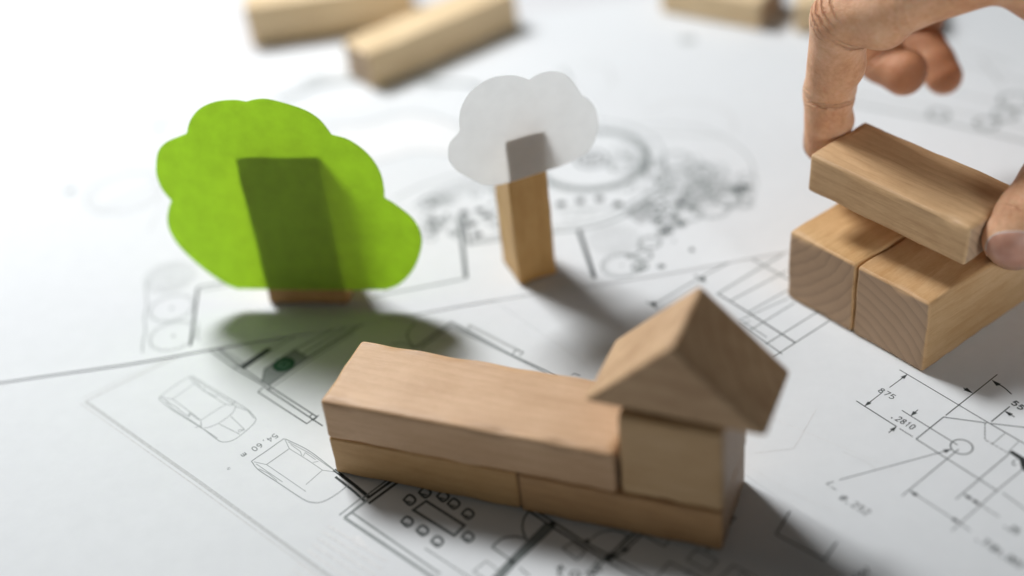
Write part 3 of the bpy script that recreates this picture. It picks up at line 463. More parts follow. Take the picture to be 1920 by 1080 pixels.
["circle",0.36,0.0561,[[0.755,48.85]],[0.3226,0.12,8],"printed_planting"],
["circle",0.27,0.0642,[[-1.634,46.894]],[0.2137,0.12,8],"printed_planting"],
["circle",0.27,0.0672,[[-0.225,46.165]],[0.208,0.12,6],"printed_planting"],
["circle",0.36,0.0502,[[-0.427,47.069]],[0.1453,0.12,6],"printed_planting"],
["circle",0.18,0.0585,[[-2.989,48.543]],[0.3438,0.12,8],"printed_planting"],
["circle",0.36,0.0675,[[-3.162,47.448]],[0.2033,0.12,9],"printed_planting"],
["circle",0.18,0.0488,[[-2.67,48.745]],[0.3295,0.12,9],"printed_planting"],
["circle",0.27,0.066,[[-2.432,48.336]],[0.3012,0.12,7],"printed_planting"],
["circle",0.27,0.066,[[-3.041,45.778]],[0.2083,0.12,6],"printed_planting"],
["circle",0.27,0.0652,[[-0.011,46.677]],[0.1647,0.12,8],"printed_planting"],
["circle",0.36,0.0685,[[-1.838,46.653]],[0.1379,0.12,6],"printed_planting"],
["circle",0.36,0.0549,[[-0.528,46.739]],[0.3431,0.12,8],"printed_planting"],
["circle",0.27,0.0538,[[0.078,48.655]],[0.2985,0.12,9],"printed_planting"],
["circle",0.36,0.0518,[[-2.378,48.393]],[0.1437,0.12,10],"printed_planting"],
["disc",0.108,0.0226,[[-1.917,45.832]],[0.065,0.3,6],"printed_planting"],
["disc",0.108,0.0228,[[-2.904,46.49]],[0.0919,0.3,6],"printed_planting"],
["disc",0.108,0.023,[[-2.937,47.045]],[0.1307,0.3,6],"printed_planting"],
["disc",0.108,0.0231,[[-1.623,47.252]],[0.0721,0.3,6],"printed_planting"],
["disc",0.108,0.0227,[[-2.882,46.205]],[0.0968,0.3,6],"printed_planting"],
["disc",0.108,0.0232,[[-0.445,47.729]],[0.0825,0.3,6],"printed_planting"],
["disc",0.108,0.0231,[[-2.914,47.404]],[0.07,0.3,6],"printed_planting"],
["disc",0.108,0.0231,[[-2.351,47.263]],[0.0861,0.3,6],"printed_planting"],
["disc",0.108,0.0234,[[-2.894,48.28]],[0.1318,0.3,6],"printed_planting"],
["disc",0.108,0.023,[[-2.566,47.064]],[0.0922,0.3,6],"printed_planting"],
["line",0.27,0.0895,[[-1.488,45.116],[-1.241,45.165],[-0.999,45.22],[-0.757,45.275],[-0.509,45.324],[-0.249,45.362],[0.028,45.382],[0.326,45.38],[0.64,45.361],[0.965,45.329],[1.295,45.292],[1.625,45.255],[1.949,45.224]],0,"printed_lines"],
["line",0.27,0.0687,[[2.196,46.703],[2.393,46.682],[2.589,46.66],[2.785,46.638],[2.982,46.617],[3.183,46.596],[3.387,46.576],[3.599,46.548],[3.817,46.511],[4.038,46.474],[4.259,46.447],[4.476,46.442],[4.686,46.467],[4.894,46.527],[5.103,46.615],[5.309,46.725],[5.509,46.848],[5.698,46.979],[5.873,47.111],[6.034,47.239],[6.185,47.369],[6.325,47.506],[6.453,47.656],[6.571,47.826],[6.677,48.022],[6.772,48.251],[6.856,48.509],[6.929,48.789],[6.989,49.082],[7.037,49.377],[7.07,49.665],[7.092,49.953],[7.105,50.249],[7.105,50.548],[7.085,50.845],[7.042,51.134],[6.97,51.409],[6.864,51.676],[6.726,51.938],[6.563,52.192],[6.382,52.433],[6.191,52.656],[5.997,52.857],[5.795,53.028],[5.578,53.171],[5.352,53.295],[5.12,53.409],[4.887,53.524],[4.658,53.649]],0,"printed_lines"],
["line",0.405,0.0946,[[-4.497,49.043],[-4.276,49.188],[-4.06,49.337],[-3.843,49.487],[-3.619,49.634],[-3.381,49.774],[-3.123,49.903],[-2.841,50.025],[-2.54,50.144],[-2.224,50.256],[-1.902,50.357],[-1.579,50.442],[-1.263,50.508],[-0.953,50.547],[-0.643,50.564],[-0.335,50.564],[-0.026,50.556],[0.282,50.548],[0.59,50.549]],0,"printed_lines"],
["line",0.45,0.0745,[[5.741,52.724],[6.059,52.727],[6.379,52.744],[6.699,52.76],[7.018,52.763],[7.332,52.739],[7.639,52.675],[7.944,52.577],[8.247,52.459],[8.545,52.315],[8.833,52.138],[9.105,51.923],[9.358,51.665],[9.601,51.353],[9.838,50.993],[10.059,50.598],[10.254,50.184],[10.413,49.763],[10.525,49.348],[10.581,48.934],[10.585,48.508],[10.556,48.076],[10.511,47.645],[10.467,47.218],[10.439,46.802]],0,"printed_lines"],
["circle",0.36,0.0683,[[-4.508,60.111]],[0.306,0.1,9],"printed_lines"],
["circle",0.36,0.0686,[[-8.291,60.462]],[0.4977,0.1,9],"printed_lines"],
["circle",0.36,0.0674,[[-3.917,59.029]],[0.2714,0.1,9],"printed_lines"],
["circle",0.36,0.0687,[[-9.112,60.663]],[0.3623,0.1,9],"printed_lines"],
["circle",0.36,0.0679,[[-4.152,59.667]],[0.401,0.1,9],"printed_lines"],
["circle",0.36,0.0671,[[-2.805,58.695]],[0.2988,0.1,9],"printed_lines"],
["circle",0.36,0.0676,[[-5.232,59.381]],[0.2755,0.1,9],"printed_lines"],
["circle",0.36,0.0688,[[-8.235,60.732]],[0.2372,0.1,9],"printed_lines"],
["circle",0.36,0.0671,[[-2.396,58.709]],[0.3005,0.1,9],"printed_lines"],
["circle",0.36,0.069,[[-8.12,60.99]],[0.2875,0.1,9],"printed_lines"],
["circle",0.36,0.0687,[[-8.512,60.655]],[0.3907,0.1,9],"printed_lines"],
["circle",0.36,0.0688,[[-7.073,60.761]],[0.43,0.1,9],"printed_lines"]],"C":[["line",0.06,0.036,[[12.684,34.647],[14.602,31.718]],0,"printed_lines"],
["line",0.12,0.041,[[14.602,31.718],[15.389,30.545],[15.609,30.237]],0,"printed_lines"],
["line",0.06,0.0305,[[12.861,34.366],[12.102,33.822]],0,"printed_lines"],
["line",0.06,0.03,[[11.782,33.605],[11.058,33.061]],0,"printed_lines"],
["arrow",0.06,0.0358,[[12.878,34.382],[12.581,34.168]],0.1613,"printed_lines"],
["arrow",0.06,0.035,[[11.049,33.057],[11.326,33.246]],0.1575,"printed_lines"],
["line",0.06,0.0405,[[10.864,33.355],[11.783,31.936]],0,"printed_lines"],
["line",0.06,0.0342,[[11.843,31.841],[12.142,31.392]],0,"printed_lines"],
["line",0.06,0.0348,[[12.171,32.66],[12.786,31.711],[13.383,30.805]],0,"printed_lines"],
["arrow",0.06,0.0346,[[12.355,32.344],[12.678,32.602]],0.1555,"printed_lines"],
["arrow",0.06,0.0343,[[11.795,31.951],[11.456,31.697]],0.1544,"printed_lines"],
["line",0.1,0.0392,[[14.61,31.631],[13.359,32.128],[12.213,31.275],[13.525,29.256],[13.849,28.729],[13.895,28.655]],0,"printed_lines"],
["line",0.12,0.0392,[[14.676,31.603],[15.651,31.253],[15.885,31.169]],0,"printed_lines"],
["line",0.14,0.037,[[14.011,28.577],[14.397,27.87],[14.61,27.495]],0,"printed_lines"],
["circle",0.1,0.0436,[[13.474,30.703]],[0.3352,0,0],"printed_lines"],
["line",0.06,0.0379,[[13.459,32.197],[15.726,33.862]],0,"printed_lines"],
["arrow",0.03,0.0455,[[14.653,33.067],[14.432,33.399]],0.1925,"printed_lines"],
["arrow",0.03,0.046,[[15.45,33.641],[15.594,33.324]],0.1945,"printed_lines"],
["line",0.03,0.0494,[[15.531,33.48],[15.561,33.434],[15.591,33.388],[15.621,33.343],[15.651,33.296],[15.679,33.248],[15.705,33.196],[15.729,33.14],[15.75,33.081],[15.77,33.019],[15.789,32.957],[15.808,32.895],[15.828,32.834]],0,"printed_lines"],
["text",0.03,0.0519,[[15.63,32.425],[15.969,31.8]],
["55°",0.2249],"printed_text"],
["line",0.05,0.0414,[[15.567,32.273],[14.758,31.674]],0,"printed_lines"],
["arrow",0.03,0.0413,[[15.32,32.123],[15.534,31.76]],0.1721,"printed_lines"],
["line",0.1,0.0341,[[14.538,31.643],[14.281,30.904],[14.777,30.196]],0.17,"printed_lines"],
["line",0.15,0.0304,[[14.987,31.091],[14.421,30.661]],0.15,"printed_lines"],
["line",0.15,0.0301,[[15.263,30.659],[14.805,30.272]],0.13,"printed_lines"],
["line",0.1,0.033,[[9.386,29.878],[12.983,30.615]],0,"printed_lines"],
["arrow",0.08,0.0335,[[13.166,30.661],[12.821,30.576]],0.1675,"printed_lines"],
["line",0.1,0.033,[[9.208,29.834],[8.975,29.788],[9.034,29.685]],0,"printed_lines"],
["line",0.1,0.0328,[[9.071,29.627],[9.193,29.464]],0,"printed_lines"],
["text",0.07,0.0358,[[9.18,29.119],[9.823,28.265]],
["Ø.252",0.2439],"printed_text"],
["line",0.1,0.0335,[[13.358,30.618],[11.055,28.919]],0,"printed_lines"],
["line",0.1,0.0325,[[11.346,29.101],[12.406,27.538],[12.584,27.233]],0,"printed_lines"],
["arrow",0.05,0.039,[[11.338,29.112],[11.494,28.874]],0.1626,"printed_lines"],
["arrow",0.05,0.0378,[[12.392,27.55],[12.216,27.819]],0.1577,"printed_lines"],
["line",0.12,0.0314,[[12.05,27.315],[13.875,28.699],[14.947,29.453],[15.495,29.838]],0,"printed_lines"],
["line",0.1,0.0332,[[14.812,30.19],[12.579,28.542]],0,"printed_lines"],
["line",0.1,0.0323,[[12.859,28.734],[13.572,27.647]],0,"printed_lines"],
["arrow",0.04,0.0387,[[12.859,28.734],[12.999,28.511]],0.1614,"printed_lines"],
["arrow",0.04,0.0383,[[13.222,28.167],[13.06,28.426]],0.1596,"printed_lines"],
["fill",0.03,0,[[14.795,30.247],[14.925,30.296],[15.284,29.766],[15.097,29.169],[14.913,29.458],[14.99,29.867]],0,"printed_lines"],
["line",0.1,0.0363,[[14.886,29.884],[14.864,29.871],[14.841,29.857],[14.817,29.844],[14.796,29.83],[14.777,29.815],[14.762,29.798],[14.751,29.778],[14.743,29.754],[14.738,29.728],[14.736,29.704],[14.737,29.684],[14.741,29.67],[14.749,29.664],[14.762,29.663],[14.779,29.667],[14.796,29.673],[14.814,29.678],[14.83,29.682]],0,"printed_lines"],
["text",0.06,0.0336,[[11.656,33.718],[12.039,33.201]],
["875",0.2302],"printed_text"],
["text",0.06,0.0363,[[11.709,32.407],[12.226,31.692]],
[".2810",0.2421],"printed_text"],
["text",0.12,0.047,[[13.562,27.273],[13.82,26.878]],
[".25",0.2352],"printed_text"],
["text",0.12,0.0467,[[12.586,26.879],[13.463,25.625]],
[".718±.003",0.2489],"printed_text"],
["line",0.35,0.0784,[[5.158,39.775],[7.106,41.1],[8.593,41.987]],0,"printed_lines"],
["line",0.3,0.039,[[5.232,39.486],[7.027,40.663]],0,"printed_lines"],
["line",0.4,0.0984,[[7.521,39.963],[9.598,41.408],[10.409,41.971]],0,"printed_lines"],
["line",0.35,0.078,[[7.845,39.426],[10.308,40.893]],0,"printed_lines"],
["line",0.3,0.0578,[[8.402,38.699],[10.084,39.715]],0,"printed_lines"],
["line",0.2,0.0421,[[7.938,38.251],[9.97,39.221]],0,"printed_lines"],
["line",0.2,0.0455,[[8.227,37.635],[10.133,38.916]],0,"printed_lines"],
["line",0.14,0.0448,[[8.588,36.764],[10.811,38.249]],0,"printed_lines"],
["line",0.12,0.0461,[[8.646,36.005],[11.08,37.67]],0,"printed_lines"],
["line",0.1,0.0689,[[7.482,40.01],[8.387,38.625],[9.61,36.688]],0,"printed_lines"],
["line",0.3,0.0811,[[9.207,41.866],[10.227,40.333]],0,"printed_lines"],
["line",0.1,0.042,[[7.909,38.105],[9.036,36.148]],0,"printed_lines"],
["line",0.16,0.0382,[[8.065,38.19],[8.716,37.141]],0,"printed_lines"],
["line",0.3,0.0381,[[8.072,38.0],[8.34,38.177]],0,"printed_lines"],
["disc",0.06,0.0196,[[5.112,39.783]],[0.1373,0,0],"printed_lines"],
["disc",0.06,0.02,[[7.108,40.975]],[0.1399,0,0],"printed_lines"],
["line",0.2,0.059,[[4.857,39.989],[5.227,39.448]],0,"printed_lines"],
["line",0.2,0.0603,[[6.876,41.31],[7.228,40.706]],0,"printed_lines"],
["line",0.62,0.0253,[[9.816,31.092],[10.409,30.507],[10.685,30.037]],0,"printed_lines"],
["line",0.68,0.0263,[[9.519,33.218],[8.336,31.47],[7.11,31.473]],0,"printed_lines"],
["line",0.7,0.0262,[[8.05,32.941],[10.448,30.731],[11.84,29.369]],0,"printed_lines"],
["line",0.7,0.0253,[[6.729,30.949],[7.777,29.647],[8.842,28.662]],0,"printed_lines"]],"Bf":[[-28.582,38.856],[-26.097,39.023],[-23.524,39.197],[-21.086,39.36],[-19.011,39.492],[-17.41,39.579],[-16.153,39.634],[-15.107,39.679],[-14.138,39.736],[-13.294,39.81],[-12.618,39.89],[-11.972,39.973],[-11.215,40.056],[-10.297,40.137],[-9.295,40.217],[-8.266,40.301],[-7.266,40.39],[-6.285,40.489],[-5.301,40.596],[-4.352,40.701],[-3.474,40.798],[-2.766,40.88],[-2.178,40.953],[-1.532,41.024],[-0.649,41.1],[0.574,41.177],[2.024,41.252],[3.561,41.337],[5.044,41.444],[6.425,41.576],[7.783,41.728],[9.175,41.894],[10.66,42.068],[12.183,42.242],[13.737,42.421],[15.455,42.621],[17.469,42.857],[19.901,43.143],[22.664,43.47],[25.58,43.816],[28.463,44.158]],"gw":[[-1.508,7.6],[-1.445,7.735],[-1.386,7.871],[-1.321,8.005],[-1.241,8.133],[-1.143,8.257],[-1.034,8.379],[-0.912,8.492],[-0.78,8.59],[-0.633,8.674],[-0.473,8.746],[-0.306,8.805],[-0.138,8.85],[0.036,8.88],[0.219,8.895],[0.394,8.9],[0.546,8.899],[0.667,8.889],[0.767,8.871],[0.858,8.848],[0.953,8.828],[1.031,8.849],[1.108,8.87],[1.188,8.89],[1.275,8.904],[1.371,8.916],[1.473,8.925],[1.581,8.927],[1.697,8.916],[1.82,8.892],[1.949,8.857],[2.087,8.812],[2.237,8.76],[2.406,8.701],[2.592,8.633],[2.777,8.558],[2.942,8.475],[3.085,8.387],[3.214,8.291],[3.331,8.186],[3.437,8.068],[3.528,7.932],[3.605,7.781],[3.676,7.624],[3.751,7.469],[3.899,7.422],[4.048,7.379],[4.196,7.326],[4.343,7.246],[4.494,7.131],[4.649,6.992],[4.795,6.837],[4.92,6.677],[5.023,6.51],[5.11,6.332],[5.18,6.151],[5.234,5.974],[5.268,5.8],[5.284,5.625],[5.288,5.458],[5.288,5.307],[5.283,5.179],[5.27,5.069],[5.254,4.965],[5.24,4.858],[5.342,4.777],[5.444,4.7],[5.548,4.616],[5.658,4.513],[5.786,4.389],[5.925,4.247],[6.058,4.095],[6.165,3.937],[6.244,3.771],[6.304,3.596],[6.345,3.416],[6.366,3.238],[6.366,3.064],[6.346,2.892],[6.307,2.715],[6.252,2.528],[6.178,2.323],[6.085,2.104],[5.977,1.886],[5.857,1.684],[5.721,1.496],[5.569,1.316],[5.41,1.154],[5.257,1.019],[5.112,0.922],[4.969,0.856],[4.827,0.803],[4.685,0.743],[4.061,0.739],[3.445,0.735],[2.807,0.732],[2.116,0.732],[1.353,0.738],[0.536,0.748],[-0.305,0.759],[-1.14,0.77],[-1.253,0.829],[-1.362,0.882],[-1.477,0.948],[-1.61,1.047],[-1.768,1.188],[-1.944,1.358],[-2.125,1.549],[-2.297,1.749],[-2.467,1.968],[-2.638,2.205],[-2.794,2.443],[-2.921,2.664],[-3.014,2.862],[-3.081,3.048],[-3.128,3.224],[-3.16,3.393],[-3.177,3.551],[-3.176,3.7],[-3.161,3.844],[-3.134,3.99],[-3.088,4.147],[-3.025,4.309],[-2.958,4.458],[-2.903,4.578],[-2.862,4.656],[-2.829,4.706],[-2.799,4.743],[-2.768,4.787],[-2.828,4.908],[-2.89,5.029],[-2.948,5.15],[-2.993,5.275],[-3.025,5.405],[-3.047,5.538],[-3.059,5.671],[-3.062,5.802],[-3.054,5.926],[-3.037,6.045],[-3.01,6.167],[-2.974,6.298],[-2.93,6.446],[-2.876,6.606],[-2.813,6.761],[-2.739,6.897],[-2.655,7.008],[-2.559,7.105],[-2.456,7.189],[-2.345,7.265],[-2.222,7.33],[-2.086,7.385],[-1.953,7.432],[-1.835,7.475],[-1.741,7.512],[-1.66,7.543],[-1.585,7.571]],"ww":[[-1.553,7.296],[-1.547,7.415],[-1.543,7.533],[-1.534,7.651],[-1.515,7.769],[-1.487,7.888],[-1.451,8.007],[-1.405,8.125],[-1.342,8.24],[-1.262,8.358],[-1.168,8.477],[-1.061,8.588],[-0.941,8.684],[-0.802,8.764],[-0.647,8.832],[-0.487,8.886],[-0.331,8.923],[-0.181,8.94],[-0.031,8.939],[0.114,8.926],[0.252,8.906],[0.381,8.88],[0.502,8.845],[0.618,8.803],[0.728,8.755],[0.832,8.699],[0.929,8.635],[1.024,8.569],[1.12,8.503],[1.215,8.537],[1.307,8.573],[1.404,8.604],[1.508,8.623],[1.626,8.63],[1.754,8.628],[1.883,8.616],[2.004,8.591],[2.117,8.554],[2.227,8.504],[2.331,8.444],[2.429,8.371],[2.521,8.288],[2.606,8.193],[2.687,8.086],[2.764,7.966],[2.835,7.83],[2.901,7.679],[2.964,7.52],[3.029,7.364],[3.092,7.309],[3.156,7.258],[3.219,7.199],[3.281,7.122],[3.346,7.024],[3.413,6.911],[3.474,6.783],[3.521,6.645],[3.555,6.487],[3.579,6.312],[3.59,6.135],[3.586,5.97],[3.566,5.82],[3.532,5.677],[3.485,5.543],[3.427,5.417],[3.359,5.298],[3.28,5.187],[3.188,5.087],[3.085,5.003],[2.966,4.94],[2.833,4.895],[2.691,4.86],[2.545,4.827],[2.392,4.797],[2.232,4.772],[2.068,4.75],[1.907,4.727],[1.668,4.72],[1.428,4.713],[1.192,4.706],[0.964,4.699],[0.743,4.688],[0.528,4.676],[0.322,4.666],[0.132,4.662],[-0.037,4.665],[-0.189,4.674],[-0.334,4.685],[-0.482,4.694],[-0.605,4.739],[-0.729,4.78],[-0.851,4.828],[-0.972,4.892],[-1.089,4.979],[-1.204,5.081],[-1.318,5.192],[-1.431,5.304],[-1.55,5.419],[-1.671,5.54],[-1.784,5.66],[-1.877,5.773],[-1.946,5.878],[-1.998,5.978],[-2.038,6.072],[-2.068,6.16],[-2.088,6.235],[-2.098,6.301],[-2.098,6.368],[-2.091,6.449],[-2.077,6.552],[-2.055,6.669],[-2.023,6.786],[-1.976,6.888],[-1.903,6.974],[-1.81,7.051],[-1.717,7.118],[-1.646,7.175],[-1.606,7.216],[-1.585,7.245],[-1.571,7.269]],"V":{"f":2.5624,"p":0.6343,"r":-0.1128,"H":3.0725,"sx":-6.3843,"sy":32.7392,"sa":-0.4183,"L":12.7944,"W":3.1045,"t1":1.55,"t2":1.5747,"Lj":6.4453,"Lt":9.6252,"bx":13.3615,"by":34.3425,"ba":-0.9716,"bw":2.9931,"bh":2.8924,"gap":0.0787,"bw2":3.005,"tx":0.2999,"ty":41.8358,"ta":0.3003,"tw":1.5299,"td":1.7941,"th":6.3878,"gx":-9.288,"gy":42.4672,"ga":-0.1941,"gw":3.1304,"gd":1.5,"gh":6.5934,"cs":3.1046},"held":[[10.5637,39.567,4.3588],[[0.6058,0.7952,0.0256],[-0.7947,0.6063,-0.0278],[-0.0377,-0.0035,0.9993]]],"roof":[1.6291,29.5631,-0.4561,5.4044,2.9313,2.6403],"hand":{"ch":{"index":[[16.563,38.815,12.441,1.1],[13.421,39.325,11.278,0.955],[11.698,40.442,10.265,0.985],[11.678,41.366,7.134,0.86],[11.596,41.334,5.066,0.72]],"middle":[[18.94,43.505,10.884,1.15],[14.402,46.291,8.428,1.03],[14.67,45.06,6.08,0.8],[15.201,44.177,5.893,0.78]],"ring":[[20.483,45.697,9.814,1.1],[17.259,48.281,7.42,0.95],[16.869,47.587,5.634,0.76],[17.418,46.058,4.568,0.72]],"little":[[22.896,49.649,7.93,0.95],[20.93,51.566,7.16,0.75],[20.593,50.942,6.313,0.66],[20.84,50.138,6.401,0.62]],"thumb":[[19.269,37.084,9.245,1.34],[17.694,35.805,6.325,1.12],[15.947,34.732,4.951,0.98]]},"palm":[[[16.563,38.815,12.441,1.34],[19.758,37.894,10.346,1.43]],[[16.872,39.637,12.377,1.36],[21.612,46.865,9.208,1.15]],[[19.111,42.514,10.887,1.5],[25.244,39.788,8.87,2.1]],[[21.398,46.401,9.421,1.3],[27.595,43.888,7.693,1.8]],[[19.563,37.444,9.397,1.4],[25.204,39.581,8.589,2.0]],[[24.993,41.155,9.041,2.2],[36.207,41.517,8.689,2.7]],[[26.08,42.944,8.098,2.1],[37.764,43.303,7.741,2.6]]],"pads":[[[11.913,41.47,5.925],0.72,0.25],[[11.894,40.818,8.415],0.79,0.3],[[12.821,39.68,10.41],0.89,0.4],[[15.279,44.109,6.137],0.74,0.2],[[14.859,44.819,6.09],0.74,0.2],[[17.263,46.592,4.957],0.7,0.2],[[16.4,34.851,5.704],0.95,0.3]],"nails":[[[15.804,34.264,4.738],[-0.1424,-0.5867,-0.7972],[-15.947,-34.732,25.779],0.6,0.84],[[11.613,41.423,5.187],[-0.162,-0.4698,-0.8678],[-0.606,0.795,0.04],0.62,0.55]]}}
# ------------------------------------------------------------------ helpers
def tag(o, label=None, cat=None, group=None, kind=None):
    if label: o['label'] = label
    if cat: o['category'] = cat
    if group: o['group'] = group
    if kind: o['kind'] = kind
    return o
def mesh_obj(name, verts, faces, mats, parent=None, smooth=False, idx=None):
    me = bpy.data.meshes.new(name)
    me.from_pydata([(x*CM, y*CM, z*CM) for x, y, z in verts], [], faces)
    for m in (mats if isinstance(mats, (list, tuple)) else [mats]): me.materials.append(m)
    if idx is not None: me.polygons.foreach_set('material_index', idx)
    if smooth: me.polygons.foreach_set('use_smooth', [True]*len(me.polygons))
    me.update()
    o = bpy.data.objects.new(name, me); col.objects.link(o); o.parent = parent
    return o
def nodes(name):
    m = bpy.data.materials.new(name); m.use_nodes = True
    nt = m.node_tree; b = nt.nodes['Principled BSDF']
    return m, nt, b
class N:
    def __init__(s, nt): s.nt = nt
    def __call__(s, typ, ins=None, **kw):
        n = s.nt.nodes.new(typ)
        for k, v in kw.items(): setattr(n, k, v)
        for k, v in (ins or {}).items():
            if isinstance(v, bpy.types.NodeSocket): s.nt.links.new(v, n.inputs[k])
            else: n.inputs[k].default_value = v
        return n
    def math(s, op, a, b=0., c=None):
        d = {0: a, 1: b}
        if c is not None: d[2] = c
        return s('ShaderNodeMath', d, operation=op).outputs[0]
    def ramp(s, fac, stops):
        r = s('ShaderNodeValToRGB', {0: fac}); e = r.color_ramp.elements
        e[0].position, e[0].color = stops[0][0], (*stops[0][1], 1); e[1].position, e[1].color = stops[-1][0], (*stops[-1][1], 1)
        for p, c in stops[1:-1]: x = e.new(p); x.color = (*c, 1)
        return r.outputs[0]
# ------------------------------------------------------------------ materials
def wood(name, seed, light=(.63, .385, .175), dark=(.44, .235, .085), cy=-3.2, cz=-2.4, step=.26, contrast=1., rough=.46):
    m, nt, b = nodes(name); n = N(nt)
    co = n('ShaderNodeTexCoord').outputs['Object']
    sp = n('ShaderNodeSeparateXYZ', {0: co})
    cmx = n.math('MULTIPLY', sp.outputs[0], 100.); cmy = n.math('MULTIPLY', sp.outputs[1], 100.); cmz = n.math('MULTIPLY', sp.outputs[2], 100.)
    vec = n('ShaderNodeCombineXYZ', {0: cmx, 1: cmy, 2: cmz}).outputs[0]
    off = n('ShaderNodeVectorMath', {0: vec, 1: (seed*7.3, seed*3.1, seed*5.7)}, operation='ADD').outputs[0]
    slow = n('ShaderNodeMapping', {0: off, 3: (.16, .5, .5)}).outputs[0]
    nz = n('ShaderNodeTexNoise', {'Vector': slow, 'Scale': 1., 'Detail': 3., 'Roughness': .5}).outputs['Fac']
    y2 = n.math('ADD', n.math('SUBTRACT', cmy, cy), n.math('MULTIPLY', n.math('SUBTRACT', nz, .5), .8))
    z2 = n.math('ADD', n.math('SUBTRACT', cmz, cz), n.math('MULTIPLY', cmx, .045))
    r = n.math('SQRT', n.math('ADD', n.math('MULTIPLY', y2, y2), n.math('MULTIPLY', z2, z2)))
    ph = n.math('FRACT', n.math('DIVIDE', r, step))
    ring = n.math('POWER', ph, 3.)
    fib = n('ShaderNodeTexNoise', {'Vector': n('ShaderNodeMapping', {0: off, 3: (1.1, 26., 26.)}).outputs[0], 'Scale': 1., 'Detail': 4., 'Roughness': .6}).outputs['Fac']
    fine = n('ShaderNodeTexNoise', {'Vector': n('ShaderNodeMapping', {0: off, 3: (6., 70., 70.)}).outputs[0], 'Scale': 1., 'Detail': 3., 'Roughness': .6}).outputs['Fac']
    blot = n('ShaderNodeTexNoise', {'Vector': n('ShaderNodeMapping', {0: off, 3: (.45, 1.1, 1.1)}).outputs[0], 'Scale': 1., 'Detail': 4., 'Roughness': .6}).outputs['Fac']
    f = n.math('ADD', n.math('MULTIPLY', ring, .2*contrast), n.math('MULTIPLY', n.math('SUBTRACT', fib, .5), .8*contrast))
    f = n.math('ADD', f, n.math('MULTIPLY', n.math('SUBTRACT', blot, .42), 1.4))
    f = n.math('ADD', f, n.math('MULTIPLY', n.math('SUBTRACT', fine, .5), .9))
    f = n.math('ADD', f, .22)
    c1 = n.ramp(f, [(0., light), (1., dark)])
    # end grain is browner and drinks in more dirt: it is a property of the cut, along local x
    ge = n('ShaderNodeNewGeometry').outputs['Normal']
    ob = n('ShaderNodeVectorTransform', {0: ge}, vector_type='NORMAL', convert_from='WORLD', convert_to='OBJECT').outputs[0]
    ex = n.math('ABSOLUTE', n('ShaderNodeSeparateXYZ', {0: ob}).outputs[0])
    em = n('ShaderNodeMapRange', {0: ex, 1: .75, 2: .97, 3: 0., 4: 1.}).outputs[0]
    mul = n('ShaderNodeMix', {0: n.math('MULTIPLY', em, .8), 6: c1, 7: (.40, .275, .185, 1)}, data_type='RGBA').outputs[2]
    rg = n.math('MULTIPLY', n.math('MULTIPLY', ring, em), .34)
    c2 = n('ShaderNodeMix', {0: rg, 6: mul, 7: (.16, .105, .07, 1)}, data_type='RGBA').outputs[2]
    sp_ = n('ShaderNodeTexNoise', {'Vector': n('ShaderNodeMapping', {0: off, 3: (5., 14., 14.)}).outputs[0], 'Scale': 1., 'Detail': 2.}).outputs['Fac']
    spm = n('ShaderNodeMapRange', {0: sp_, 1: .74, 2: .8, 3: 0., 4: .45}).outputs[0]
    c3 = n('ShaderNodeMix', {0: spm, 6: c2, 7: (.2, .1, .05, 1)}, data_type='RGBA').outputs[2]
    nt.links.new(c3, b.inputs['Base Color'])
    b.inputs['Roughness'].default_value = rough; b.inputs['Specular IOR Level'].default_value = .3
    nt.links.new(n('ShaderNodeMapRange', {0: fib, 3: rough-.08, 4: rough+.14}).outputs[0], b.inputs['Roughness'])
    h = n.math('ADD', n.math('MULTIPLY', fib, 1.), n.math('MULTIPLY', fine, .8))
    bp = n('ShaderNodeBump', {'Height': h, 'Strength': .8, 'Distance': .00010}).outputs[0]
    nt.links.new(bp, b.inputs['Normal'])
    return m
def paper(name, c, rough=.75, trans=0., grain=.25, mottle=.05, spec=.25, wave=0.):
    m, nt, b = nodes(name); n = N(nt)
    co = n('ShaderNodeTexCoord').outputs['Object']
    a = n('ShaderNodeTexNoise', {'Vector': co, 'Scale': 140., 'Detail': 5., 'Roughness': .65}).outputs['Fac']
    g = n('ShaderNodeTexNoise', {'Vector': co, 'Scale': 1800., 'Detail': 3.}).outputs['Fac']
    lo, hi = tuple(v*(1-mottle*1.6) for v in c), tuple(min(1, v*(1+mottle)) for v in c)
    cc = n.ramp(a, [(.3, lo), (.7, hi)])
    nt.links.new(cc, b.inputs['Base Color'])
    b.inputs['Roughness'].default_value = rough; b.inputs['Specular IOR Level'].default_value = spec
    bp = n('ShaderNodeBump', {'Height': g, 'Strength': grain, 'Distance': .00005}).outputs[0]
    nt.links.new(bp, b.inputs['Normal'])
    if wave:
        wv = n('ShaderNodeTexNoise', {'Vector': co, 'Scale': 14., 'Detail': 2.}).outputs['Fac']
        b2 = n('ShaderNodeBump', {'Height': wv, 'Strength': wave, 'Distance': .003, 'Normal': bp}).outputs[0]
        nt.links.new(b2, b.inputs['Normal'])
    if trans:
        t = n('ShaderNodeBsdfTranslucent', {'Color': cc})
        mx = n('ShaderNodeMixShader', {0: trans, 1: b.outputs[0], 2: t.outputs[0]})
        nt.links.new(mx.outputs[0], nt.nodes['Material Output'].inputs['Surface'])
    return m
_ink = {}
